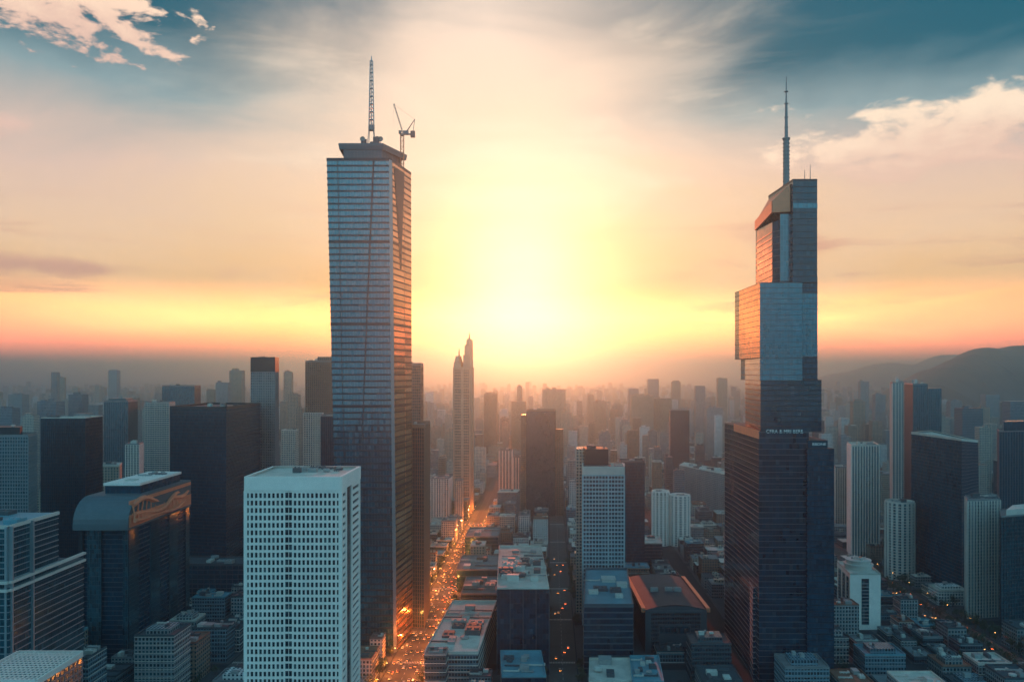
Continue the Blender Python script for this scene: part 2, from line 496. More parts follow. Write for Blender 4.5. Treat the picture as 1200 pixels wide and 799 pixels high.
def unit_mesh(mb, cx, cy, z, w, d, h, kind, a=0.05):
    ca, sa = math.cos(a), math.sin(a)
    R = lambda x, y: (cx + x * ca + y * sa, cy - x * sa + y * ca)
    if kind == 'tank':
        n = 12; r = min(w, d) / 2
        ring = [(cx + r * math.cos(2 * math.pi * i / n), cy + r * math.sin(2 * math.pi * i / n)) for i in range(n)]
        for i in range(4):
            px, py = R(r * 0.6 * (1 if i % 2 else -1), r * 0.6 * (1 if i > 1 else -1))
            mb.box(px - .15, px + .15, py - .15, py + .15, z, z + h * 0.35)
        mb.prism(ring, z + h * 0.35, z + h * 0.9, False)
        mb.loft([[(p[0], p[1], z + h * 0.9) for p in ring], [(lerp(p, (cx, cy), .7)[0], lerp(p, (cx, cy), .7)[1], z + h) for p in ring]])
    else:
        q = [R(-w / 2, -d / 2), R(w / 2, -d / 2), R(w / 2, d / 2), R(-w / 2, d / 2)]
        mb.prism(q, z, z + h)
        if kind == 'plant':                       # louvred plant with fan drums
            for i in range(4):
                mb.slab(q[i], q[(i + 1) % 4], z + h * 0.3, z + h * 0.38, 0, 0.1)
                mb.slab(q[i], q[(i + 1) % 4], z + h * 0.62, z + h * 0.7, 0, 0.1)
            for sx in (-.25, .25):
                c = R(w * sx, 0); r = min(w, d) * .18
                mb.prism([(c[0] + r * math.cos(k * .785), c[1] + r * math.sin(k * .785)) for k in range(8)], z + h, z + h + .6)
        elif kind == 'hut':
            mb.prism([lerp(p, (cx, cy), -.06) for p in q], z + h, z + h + .3)

def clutter(poly, z, n, seed, root, o, smin=2.5, smax=8, hmax=4.5, mats=('unit_grey', 'unit_pale', 'unit_dark'), margin=0.16):
    r = random.Random(seed)
    done = []
    for k in range(n * 4):
        if len(done) >= n: break
        s, t = r.uniform(margin, 1 - margin), r.uniform(margin, 1 - margin)
        c = at(poly, s, t)
        w, d = r.uniform(smin, smax), r.uniform(smin, smax)
        if any(abs(c[0] - e[0]) < (w + e[2]) / 2 + .6 and abs(c[1] - e[1]) < (d + e[3]) / 2 + .6 for e in done): continue
        done.append((c[0], c[1], w, d))
        mb = MB()
        kd = r.choice(('plant', 'plant', 'hut', 'tank', 'duct', 'duct'))
        if kd == 'duct':                                   # a run of ducting on short feet with an elbow
            w, d = max(w, d) * 1.7, .9
            unit_mesh(mb, c[0], c[1], z + .5, w, .9, 1.0, 'box'); unit_mesh(mb, c[0] + w * .47, c[1] + 1.6, z + .5, .9, 3.4, 1.0, 'box')
            for q in (-.4, -.1, .2): unit_mesh(mb, c[0] + w * q, c[1], z, .3, .7, .5, 'box')
            for q in (-.3, 0, .3): unit_mesh(mb, c[0] + w * q, c[1], z + 1.45, .25, 1.1, .15, 'box')
        else:
            unit_mesh(mb, c[0], c[1], z, w, d, r.uniform(1.6, hmax), kd)
        mb.build({'plant': 'rooftop_plant', 'hut': 'stair_hut', 'tank': 'water_tank', 'duct': 'duct'}[kd], M[r.choice(mats)], root, o)

def building(name, label, cat, poly, z1, core, gridmat=None, fh=3.8, bw=3.0, band=0.9, bout=0.35, fin=0.0, fout=0.3, z0=0.0,
             roof='roof_grey', par=1.5, pm=None, units=4, seed=1, group=None, short=None, finmat=None, cap=0.0, capmat=None,
             smin=2.5, smax=8, hmax=4.5, pent=None):
    claim(poly)
    c = mid(poly)
    o = (c[0], c[1], z0)
    root = thing(name, label, cat, o, group)
    mb = MB(); mb.prism(poly, z0, z1, False)
    mb.build('wall', M[core], root, o)
    if gridmat:
        g = MB(); grid(g, poly, z0, z1 - cap, fh, bw, band, bout, fin, fout, mf=1)
        g.build('facade_grid', [M[gridmat], M[finmat or gridmat]], root, o)
    if cap > 0:
        g = MB()
        for i in range(len(poly)):
            g.slab(poly[i], poly[(i + 1) % len(poly)], z1 - cap, z1 + par, -0.3, max(bout, fout) + 0.15)
        g.build('cornice', M[capmat or gridmat], root, o)
    roof_part(poly, z1, roof, root, o, par, pm=pm or roof)
    zz = z1
    if pent:                                           # plant storey set back on the roof
        d, h, m = pent
        pp = inset(poly, d)
        mb = MB(); mb.prism(pp, z1, z1 + h, True); grid(mb, pp, z1, z1 + h, 2.2, 4, 0.3, 0.15, 0.3, 0.2)
        mb.build('penthouse', M[m], root, o)
        if units: clutter(pp, z1 + h, max(1, units // 2), seed + 50, root, o, smin * .8, smax * .7, hmax * .8)
    elif units:
        clutter(poly, zz, units, seed, root, o, smin, smax, hmax)
    HERO.append((short or label, c[0], c[1]))
    return root, o

def tower_of(root, o, poly, z0, z1, core, name='wing', gridmat=None, **kw):
    """an extra volume of the same building"""
    claim(poly)
    mb = MB(); mb.prism(poly, z0, z1, True, 0, 1 if gridmat else 0)
    w = mb.build(name, [M[core], M[gridmat or core]], root, o)
    if gridmat:
        g = MB(); grid(g, poly, z0, z1, kw.get('fh', 3.8), kw.get('bw', 3), kw.get('band', .9), kw.get('bout', .3), kw.get('fin', 0), kw.get('fout', .3))
        g.build('facade_grid', M[gridmat], w, o)
    return w

# ------------------------------------------------------------------ the setting: ground, streets, hills, air
def sheet(name, quads, z, mat, kind='structure', h=0.0):
    mb = MB()
    for q in quads:
        if h > 0: mb.prism(q, z - 0.02, z + h)
        else: mb.face([(p[0], p[1], z) for p in q])
    return tag(mb.build(name, M[mat]), kind=kind)

SH = 0.048                                   # streets lean this much (x per metre of y)
def S(u, v): return (u + SH * v, v)
STREETS = [(-760, 12), (-600, 12), (-430, 13), (-262, 15), (-122, 17), (10, 13), (164, 12), (300, 11), (394, 20), (580, 12), (740, 12)]
CROSS = [330, 450, 570, 690, 812, 930, 1060, 1190, 1330, 1480, 1640, 1800]
sheet('ground', [[(-19000, -2500), (19000, -2500), (19000, 39000), (-19000, 39000)]], 0.0, 'asphalt')
blocks = []
edges_u = [(-920, 12)] + STREETS + [(900, 12)]
for (ua, wa), (ub, wb) in zip(edges_u, edges_u[1:]):
    for va, vb in zip(CROSS, CROSS[1:]):
        blocks.append((ua + wa + 0.0, ub - wb, va + 7, vb - 7))
sheet('pavement', [[S(a, c), S(b, c), S(b, d), S(a, d)] for a, b, c, d in blocks], 0.0, 'paving', h=0.13)
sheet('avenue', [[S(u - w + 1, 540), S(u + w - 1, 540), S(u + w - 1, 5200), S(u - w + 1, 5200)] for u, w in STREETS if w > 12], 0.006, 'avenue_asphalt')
dash = []
for u, w in STREETS:
    if w <= 12: continue
    for off in ((-w * .5, 0, w * .5) if w > 14 else (0,)):
        v = 420
        while v < 1700:
            dash.append([S(u + off - .12, v), S(u + off + .12, v), S(u + off + .12, v + 4), S(u + off - .12, v + 4)])
            v += 11
sheet('lane_marking', dash, 0.014, 'paint')
zeb = []
for u, w in STREETS:
    if w <= 12: continue
    for va in CROSS[1:9]:
        k = -w + 2.0
        while k < w - 2:
            zeb.append([S(u + k, va + 9), S(u + k + .6, va + 9), S(u + k + .6, va + 13), S(u + k, va + 13)])
            k += 1.4
sheet('crossing_marking', zeb, 0.018, 'paint')

def hill(name, px0, px1, Y, depth, prof, seed):
    """ridge whose skyline follows prof = [(pixel, height m)], with its own bulk"""
    mb = MB(); nx, ny = 90, 24
    def hgt(px):
        for (a, ha), (b, hb) in zip(prof, prof[1:]):
            if a <= px <= b:
                t = (px - a) / (b - a); t = t * t * (3 - 2 * t)
                return ha + (hb - ha) * t
        return 0
    G = []
    for j in range(ny + 1):
        row = []
        for i in range(nx + 1):
            px = px0 + (px1 - px0) * i / nx
            t = j / ny
            y = Y + (t - 0.5) * depth
            s = math.sin(math.pi * t) ** 0.8
            n = mnoise.fractal(Vector((px * 0.02, t * 3, seed)), 0.9, 2.1, 6)
            row.append((X(px, Y) + (px - px0) * 0.0, y, max(-1, hgt(px) * s * (1 + 0.20 * n * (1 - s * 0.82)))))
        G.append(row)
    for j in range(ny):
        for i in range(nx):
            mb.face([G[j][i], G[j][i + 1], G[j + 1][i + 1], G[j + 1][i]])
    o = mb.build(name, M['hill_scrub'])
    return tag(o, kind='structure')
hill('hill', 1062, 1560, 4300, 1500, [(1062, 5), (1082, 225), (1105, 285), (1130, 335), (1150, 376), (1170, 366), (1200, 398), (1260, 440), (1340, 470), (1450, 420), (1560, 80)], 3.0)
hill('hills', 930, 1420, 9600, 2200, [(930, 40), (985, 250), (1040, 370), (1075, 340), (1110, 470), (1150, 450), (1230, 500), (1330, 440), (1420, 60)], 8.0)

HAZE_DENSITY = 1.9e-4
def build_haze():
    mb = MB(); mb.box(-19500, 19500, -3000, 39500, -1.0, 605)
    m = bpy.data.materials.new('haze'); m.use_nodes = True
    t = NT(m.node_tree)
    v = t.n('ShaderNodeVolumePrincipled')
    v.inputs['Color'].default_value = (0.25, 0.53, 0.74, 1)
    v.inputs['Density'].default_value = HAZE_DENSITY
    v.inputs['Anisotropy'].default_value = 0.895
    o = t.n('ShaderNodeOutputMaterial')
    t.t.links.new(v.outputs[0], o.inputs['Volume'])
    m.volume_intersection_method = 'FAST' if hasattr(m, 'volume_intersection_method') else None
    return tag(mb.build('haze', m), kind='stuff')
try:
    build_haze()
except AttributeError:
    pass

# ------------------------------------------------------------------ the tall tapering tower
def main_tower():
    Y0 = 724.0
    bot = [P(397, Y0), P(461, Y0), P(464.5, Y0 + 4), P(483, 778), P(406, 778)]
    top = [P(383, Y0), P(455.5, Y0), P(459, Y0 + 4), P(481.5, 776), P(391, 776)]
    H = Z(187, Y0)
    claim(bot)
    c = mid(bot); o = (c[0], c[1], 0)
    root = thing('tapered_skyscraper', 'tallest skyscraper, dark glass and widening upward, with lattice mast and flared roof slab', 'skyscraper', o)
    ring = lambda z: [lerp(a, b, z / H) for a, b in zip(bot, top)]
    r3 = lambda z: [(p[0], p[1], z) for p in ring(z)]
    mb = MB()
    n = 12
    mb.loft([r3(H * i / n) for i in range(n + 1)])
    mb.build('wall', M['glass_tower'], root, o)
    g = MB(); nf = 78
    for j in range(nf + 1):
        z = H * j / nf
        rr = ring(z)
        hh = 1.5 if j % 13 else 2.6
        for i in range(5):
            if facing(rr[i], rr[(i + 1) % 5]):
                g.slab(rr[i], rr[(i + 1) % 5], z - hh / 2, z + hh / 2, -0.05, 0.35)
    g.build('facade_grid', M['dark_metal'], root, o)
    # light corner strips
    def strip(i, j, s0b, s1b, s0t, s1t, za, zb, mat, name, out=0.5):
        m = MB(); k = 16
        for q in range(k):
            z0, z1 = za + (zb - za) * q / k, za + (zb - za) * (q + 1) / k
            R0, R1 = ring(z0), ring(z1)
            t0, t1 = q / k, (q + 1) / k
            f = lambda R, sb, st, t: lerp(R[i], R[j], sb + (st - sb) * t)
            a0, b0 = f(R0, s0b, s0t, t0), f(R0, s1b, s1t, t0)
            a1, b1 = f(R1, s0b, s0t, t1), f(R1, s1b, s1t, t1)
            dx, dy = R0[j][0] - R0[i][0], R0[j][1] - R0[i][1]; L = math.hypot(dx, dy)
            nx, ny = dy / L * out, -dx / L * out
            A = [(p[0] + nx, p[1] + ny, z) for p, z in ((a0, z0), (b0, z0), (b1, z1), (a1, z1))]
            B = [(p[0], p[1], z) for p, z in ((a0, z0), (b0, z0), (b1, z1), (a1, z1))]
            m.face(A, [(0, z0), (3, z0), (3, z1), (0, z1)])
            m.face([B[0], A[0], A[3], B[3]]); m.face([A[1], B[1], B[2], A[2]])
            if q == k - 1: m.face([A[3], A[2], B[2], B[3]])
        m.build(name, M[mat], root, o)
    strip(1, 2, 0.0, 1.0, 0.0, 1.0, 0, H, 'light_metal', 'corner_strip', 0.4)
    strip(0, 1, 0.485, 0.50, 0.745, 0.77, 190, H, 'dark_metal', 'facade_seam', 0.6)
    strip(0, 1, 0.17, 0.178, 0.17, 0.178, 0, H, 'dark_metal', 'facade_seam', 0.5)
    strip(2, 3, 0.0, 1.0, 0.0, 1.0, 0, H, 'sunset_tint_glass', 'sunset_tint_face', 0.15)  # side face tinted orange to carry the sunset reflection
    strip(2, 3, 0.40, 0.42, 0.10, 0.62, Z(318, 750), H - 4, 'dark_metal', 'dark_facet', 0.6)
    # parapet, plinth and flared roof
    tr = ring(H)
    roof_part(tr, H, 'roof_dark', root, o, 1.2, pm='mid_metal')
    Yc = 733
    pl = [P(403, Yc), P(447, Yc), (X(474, 768) - 3, 768), (X(403, Yc) - 3, 768)]
    zA, zB, zC = H, Z(175.5, Yc), Z(168.5, Yc)
    m = MB(); m.prism(pl, zA, zB)
    grid(m, pl, zA, zB, 2, 3.2, 0.3, 0.2, 0.35, 0.3)
    m.build('plant_storey', M['mid_metal'], root, o)
    big = [(P(397, Yc)[0], Yc - 1.5), (P(449, Yc)[0], Yc - 1.5), (pl[2][0] + 5, 771), (pl[3][0] - 4, 771)]
    m = MB(); m.loft([[(p[0], p[1], zB) for p in inset(big, 0.7)], [(p[0], p[1], zC - 1.5) for p in big], [(p[0], p[1], zC) for p in big]])
    m.build('roof', M['mid_metal'], root, o)
    for k, (px, Yq, w, h, kd) in enumerate([(425, 747, 3.4, 7, 'tank'), (428, 752, 2.4, 9, 'hut'), (441, 745, 5, 9, 'plant'), (445.5, 752, 3.2, 6, 'tank'), (437, 750, 4.5, 6, 'plant'), (411, 750, 5, 2.4, 'plant'), (418, 742, 4, 2, 'hut')]):
        m = MB(); unit_mesh(m, X(px, Yq), Yq, zC, w, w, h, kd)
        m.build('rooftop_plant', M['unit_dark'], root, o)
    for px, Yq in ((425, 747), (442, 746), (446, 747)):              # dish aerials
        m = MB(); cx = X(px, Yq); zb = zC + 8
        prof = [(0.1, 0), (1.0, .12), (1.8, .45), (2.4, .95)]
        for (ra, za), (rb, zb2) in zip(prof, prof[1:]):
            for i in range(14):
                a0, a1 = 2 * math.pi * i / 14, 2 * math.pi * (i + 1) / 14
                m.face([(cx + ra * math.cos(a0), Yq - za, zb + ra * math.sin(a0)), (cx + ra * math.cos(a1), Yq - za, zb + ra * math.sin(a1)),
                        (cx + rb * math.cos(a1), Yq - zb2, zb + rb * math.sin(a1)), (cx + rb * math.cos(a0), Yq - zb2, zb + rb * math.sin(a0))])
        m.tube((cx, Yq + .2, zC), (cx, Yq + .2, zb), .22)
        m.build('dish_aerial', M['unit_grey'], root, o)
    # lattice mast
    Ys = 748; cx = X(435.3, Ys); zb, zt = Z(150, Ys), Z(66, Ys)
    m = MB()
    m.box(cx - 2.4, cx + 2.4, Ys - 2.4, Ys + 2.4, zC, zC + 3)
    for sx in (-1, 1):
        for sy in (-1, 1):
            m.tube((cx + sx * 3.4, Ys + sy * 3.4, zC), (cx + sx * 1.9, Ys + sy * 1.9, zb), .34)
    m.prism([(cx + 2.9 * math.cos(i * .628), Ys + 2.9 * math.sin(i * .628)) for i in range(10)], zb - 2.5, zb + 2.2)
    m.build('mast_base', M['steel'], root, o)
    m = MB(); N = 17
    hw = lambda t: 2.2 * (1 - t) + 1.15 * t
    for k in range(N):
        t0, t1 = k / N, (k + 1) / N
        z0, z1 = zb + (zt - zb) * .93 * t0, zb + (zt - zb) * .93 * t1
        a, b = hw(t0), hw(t1)
        cs = [(-1, -1), (1, -1), (1, 1), (-1, 1)]
        for i in range(4):
            s, e = cs[i], cs[(i + 1) % 4]
            m.tube((cx + s[0] * a, Ys + s[1] * a, z0), (cx + s[0] * b, Ys + s[1] * b, z1), .27, n=5)
            m.tube((cx + s[0] * a, Ys + s[1] * a, z0), (cx + e[0] * b, Ys + e[1] * b, z1), .16, n=4)
            m.tube((cx + s[0] * b, Ys + s[1] * b, z1), (cx + e[0] * b, Ys + e[1] * b, z1), .24, n=4)
        if k % 2 == 0:
            m.box(cx - a * .7, cx + a * .7, Ys - a * .7, Ys + a * .7, z0, z0 + .5)
    m.tube((cx, Ys, zb), (cx, Ys, zt), .5, .25)
    m.tube((cx, Ys, zt - 5), (cx, Ys, zt), .75, .3)
    m.build('lattice_mast', M['light_metal'], root, o)
    HERO.append(('tapered glass skyscraper', c[0], c[1]))
    # crane standing on the roof edge: a thing of its own
    Yk = 764; kx = X(471.3, Yk); z0, z1 = H + 1.0, Z(158, Yk)
    kr = thing('tower_crane', 'small luffing tower crane on the roof edge of the tapered skyscraper', 'crane', (kx, Yk, z0))
    ko = (kx, Yk, z0)
    m = MB(); a = 1.5; N = 6
    for k in range(N):
        q0, q1 = z0 + (z1 - z0) * k / N, z0 + (z1 - z0) * (k + 1) / N
        cs = [(-a, -a), (a, -a), (a, a), (-a, a)]
        for i in range(4):
            s, e = cs[i], cs[(i + 1) % 4]
            m.tube((kx + s[0], Yk + s[1], q0), (kx + s[0], Yk + s[1], q1), .3, n=5)
            m.tube((kx + s[0], Yk + s[1], q0), (kx + e[0], Yk + e[1], q1), .2, n=4)
            m.tube((kx + s[0], Yk + s[1], q1), (kx + e[0], Yk + e[1], q1), .2, n=4)
    m.build('mast', M['copper_red'], kr, ko)
    m = MB(); m.box(kx - 2.2, kx + 10, Yk - 1.6, Yk + 1.6, z1, z1 + .8); m.prism([(kx + 2 * math.cos(i * .785), Yk + 2 * math.sin(i * .785)) for i in range(8)], z1 - 1, z1)
    m.box(kx + 1, kx + 6, Yk - 1.3, Yk + 1.3, z1 + .8, z1 + 3.6)
    m.build('machinery_deck', M['steel'], kr, ko)
    m = MB(); m.box(kx + 8, kx + 12, Yk - 1.8, Yk + 1.8, z1 - 2.4, z1 + 3.2); m.build('counterweight', M['unit_dark'], kr, ko)
    m = MB(); m.box(kx - 3, kx - .4, Yk - 2.9, Yk - 1, z1 + .4, z1 + 3.2); m.build('cab', M['car_glass'], kr, ko)
    def truss(p, q, w, name, mat):
        m = MB(); p, q = Vector(p), Vector(q); N = 9
        offs = [Vector((0, -w, -w * .3)), Vector((0, w, -w * .3)), Vector((w, 0, w * .8))]
        for k in range(N):
            A, B = p.lerp(q, k / N), p.lerp(q, (k + 1) / N)
            for i in range(3):
                m.tube(A + offs[i], B + offs[i], .22, n=4)
                m.tube(A + offs[i], B + offs[(i + 1) % 3], .14, n=4)
        return m.build(name, M[mat], kr, ko)
    tip = (X(461, Yk), Yk, Z(122, Yk))
    truss((kx + .5, Yk, z1 + 1), tip, .75, 'jib', 'steel')
    apex = (X(486, Yk), Yk, Z(140, Yk))
    m = MB()
    m.tube((kx + 3, Yk - 1, z1 + 1), apex, .35); m.tube((kx + 3, Yk + 1, z1 + 1), apex, .35); m.tube((kx + 10, Yk, z1 + 1), apex, .3)
    m.build('a_frame', M['steel'], kr, ko)
    m = MB(); m.tube(apex, tip, .10, n=4); m.tube(tip, (tip[0], Yk, z1 + 6), .07, n=4); m.build('cable', M['steel'], kr, ko)
main_tower()

# ------------------------------------------------------------------ the stepped tower
def stepped_tower():
    Y0 = 650.0; Yb = 717.0
    c = (X(920, 690), 690); o = (c[0], c[1], 0)
    root = thing('stepped_skyscraper', 'dark stepped glass skyscraper with sloping copper crown and tall needle spire', 'skyscraper', o)
    z = lambda py, Y=Y0: Z(py, Y)
    xr = X(957.7, Y0)
    def vol(name, poly, z0, z1, mat, gm='dark_metal', band=0.8, fh=4.2, parent=None, bout=.3, bw=99, fin=0, cap=True):
        m = MB(); m.prism(poly, z0, z1, cap, 0, 1)
        w = m.build(name, [M[mat], M['roof_dark']], root, o)
        g = MB(); grid(g, poly, z0, z1, fh, bw, band, bout, fin, .3)
        g.build('facade_grid', M[gm], w, o)
        return w
    # base with its own front block
    D = [P(889.4, Y0), P(948, Y0), (X(948, Y0), 770), (X(860.5, 737), 770), P(860.5, 737)]
    claim([P(889, Y0), P(978, Y0), (X(978, Y0), 770), P(860, 770)])
    zD = z(506)
    vol('base_tier', D, 0, zD, 'glass_step', 'mid_metal', .55, 4.6)
    # copper edge of the base tier, along its left face
    m = MB(); m.slab(D[4], D[0], zD - 5.5, zD + 1.0, -.2, .5); m.build('tier_edge', M['copper_red'], root, o)
    E = [P(946, Y0 - 3), P(977.5, Y0 - 3), (X(977.5, Y0), 760), (X(946, Y0), 760)]
    vol('side_block', E, 0, z(525), 'glass_dark', 'dark_metal', .5, 4.6)
    E2 = [P(947, Y0 - 1), P(970, Y0 - 1), (X(970, Y0), 740), (X(947, Y0), 740)]
    vol('side_block_top', E2, z(525), z(515.5), 'glass_dark', 'dark_metal', .5, 4.6)
    # low wing running back along the street
    Wg = [(X(889.4, Y0) - 1.2, Y0 + 12), (X(889.4, Y0) + 6, Y0 + 12), (X(848.5, 890) + 20, 890), P(848.5, 890)]
    claim(Wg)
    vol('street_wing', Wg, 0, Z(617, 890) - 6, 'glass_dark', 'grey_stone', .9, 4.4, bout=.4)
    # middle tier C, mirror tier B
    Cc = [P(891.2, Y0 + 1), P(962.7, Y0 + 1), (X(962.7, Y0), 735), (X(875, 730), 735), P(874.2, Yb)]
    vol('middle_tier', Cc, zD, z(445), 'glass_step', 'dark_metal', .7, 4.2)
    B1 = [P(890.7, Y0), P(940.3, Y0), (X(940.3, Y0), 730), (X(866, Yb), 730), P(866.3, Yb)]
    zB0, zB1 = z(446), z(331)
    zL = Z(421, Yb)
    B1lo = [P(890.7, Y0), P(940.3, Y0), (X(940.3, Y0), 730), (X(873, Yb), 730), P(873, Yb)]
    vol('mirror_tier', B1lo, zB0, zL, 'glass_bright', 'mid_metal', .45, 4.2)
    vol('mirror_tier', B1, zL, zB1, 'glass_bright', 'mid_metal', .45, 4.2)
    m = MB(); m.slab(P(866.3, Yb), P(890.7, Y0), zL, zB1, -.05, .12); m.build('sunset_tint_face', M['sunset_tint_glass'], root, o)  # left face coloured with the sunset glow it would mirror
    B2 = [P(940.4, Y0 + 2), P(958, Y0 + 2), (xr, 730), (X(940.4, Y0), 730)]
    vol('narrow_tier', B2, z(445), z(418), 'glass_dark')
    vol('narrow_tier', B2, z(418), z(343), 'glass_bright', 'mid_metal', .45)
    vol('narrow_tier', B2, z(343), z(325), 'glass_dark')
    # crown: copper-topped wedge behind, tall block in front
    z0 = z(331)
    K = [P(929.2, Y0 + 1), P(957.7, Y0 + 1), (xr, 712), (X(929.2, Y0), 712)]
    vol('crown_block', K, z0, z(211), 'glass_step', 'dark_metal', .5, 5.2)
    m = MB(); m.slab(K[0], K[1], z(244), z(238), 0, .5); m.build('light_band', M['glass_bright'], root, o)
    L = [P(914, Y0 + 7), P(929.2, Y0 + 7), (X(929, Y0), 712), (X(886.5, Yb), Yb + 2), P(886.5, Yb), P(905, Y0 + 14)]
    zt = [z(247), z(247), Z(228, 712), Z(262, Yb), Z(262, Yb), z(252, Y0 + 14)]
    lo = [(p[0], p[1], z0) for p in L]; hi = [(p[0], p[1], q - 6) for p, q in zip(L, zt)]
    m = MB(); m.loft([lo, hi]); w = m.build('crown_wedge', M['glass_dark'], root, o)
    g = MB()
    for zz in range(int(z0) + 3, int(z(262)), 5):
        g.slab(L[5], L[0], zz, zz + .6, 0, .3); g.slab(L[4], L[5], zz, zz + .6, 0, .3)
    g.build('facade_grid', M['mid_metal'], w, o)
    m = MB(); m.slab(L[0], L[1], z0 + 2, z(249), -.1, .6); m.build('bright_strip', M['glass_bright'], root, o)
    # sloping copper fascia
    T = [(X(929.2, Y0), Y0 + 6), (X(905, Y0 + 14), Y0 + 13), (X(886, Yb), Yb + 1)]
    m = MB()
    zl = [z(246.5), z(249.5, Y0 + 14), Z(270, Yb)]; zu = [z(214), Z(236, Y0 + 14), Z(259, Yb)]
    for i in (1, 0):
        a, b = T[i + 1], T[i]
        m.slab(a, b, zl[i + 1], zu[i + 1], -.8, .9, 0, zl[i], zu[i])
    m.build('copper_fascia', M['copper_red'], root, o)
    m = MB()
    m.face([(T[0][0], T[0][1], zu[0] - .5), (T[0][0], 712, zu[0] - .5), (T[2][0], T[2][1], zu[2] - .5), (T[1][0], T[1][1], zu[1] - .5)][::-1])
    m.build('sloped_roof', M['copper_red'], root, o)
    roof_part(K, z(211), 'roof_dark', root, o, 1.0, pm='dark_metal')
    # spire, aerials
    Ys = 684; cx = X(921.4, Ys); q = lambda py: Z(py, Ys)
    m = MB()
    m.tube((cx, Ys, z(240)), (cx, Ys, q(163)), 2.7, 2.4, 12)
    k = q(222)
    while k < q(164):
        m.prism([(cx + 3.0 * math.cos(i * .524), Ys + 3.0 * math.sin(i * .524)) for i in range(12)], k, k + .45); k += 3.2
    m.tube((cx, Ys, q(163)), (cx, Ys, q(162)), 3.3, 3.3, 12)
    m.tube((cx, Ys, q(162)), (cx, Ys, q(122)), 1.5, 1.0, 10)
    m.tube((cx, Ys, q(122)), (cx, Ys, q(90)), .75, .3, 8)
    for py in (150, 138, 122, 108): m.tube((cx, Ys, q(py)), (cx, Ys, q(py - .8)), 1.7, 1.7, 10)
    m.build('spire', M['steel'], root, o)
    for px, py in ((943, 199), (949.5, 193)):
        m = MB(); a = X(px, 675); m.tube((a, 675, z(212)), (a, 675, Z(py, 675)), .45, .15, 6); m.build('aerial', M['steel'], root, o)
    # worn lettering across the glass
    def sign(txt, px0, px1, pyc, h, Yf, name):
        cu = bpy.data.curves.new(name, 'FONT'); cu.body = txt; cu.size = h * 1.38; cu.extrude = .12
        cu.align_x = 'CENTER'; cu.align_y = 'CENTER'
        t = bpy.data.objects.new(name, cu); COL.objects.link(t)
        dg = bpy.context.evaluated_depsgraph_get()
        me = bpy.data.meshes.new_from_object(t.evaluated_get(dg))
        bpy.data.objects.remove(t)
        w = max(v.co.x for v in me.vertices) - min(v.co.x for v in me.vertices)
        ob = bpy.data.objects.new(name, me); COL.objects.link(ob); ob.parent = root
        sx = (X(px1, Yf) - X(px0, Yf)) / w
        for v in me.vertices:
            x, y, zz = v.co
            v.co = (x * sx + X((px0 + px1) / 2, Yf) - o[0], Yf - zz - o[1], y + Z(pyc, Yf))
        me.materials.clear(); me.materials.append(M['sign_white'])
    sign('CFRA & MRI BERE', 898, 941, 505.6, 3.0, Y0 - .1, 'sign_lettering')
    sign('BBDNE', 952, 968, 520.4, 2.0, Y0 - 1.6, 'sign_lettering')
    HERO.append(('stepped dark skyscraper', c[0], c[1]))
stepped_tower()

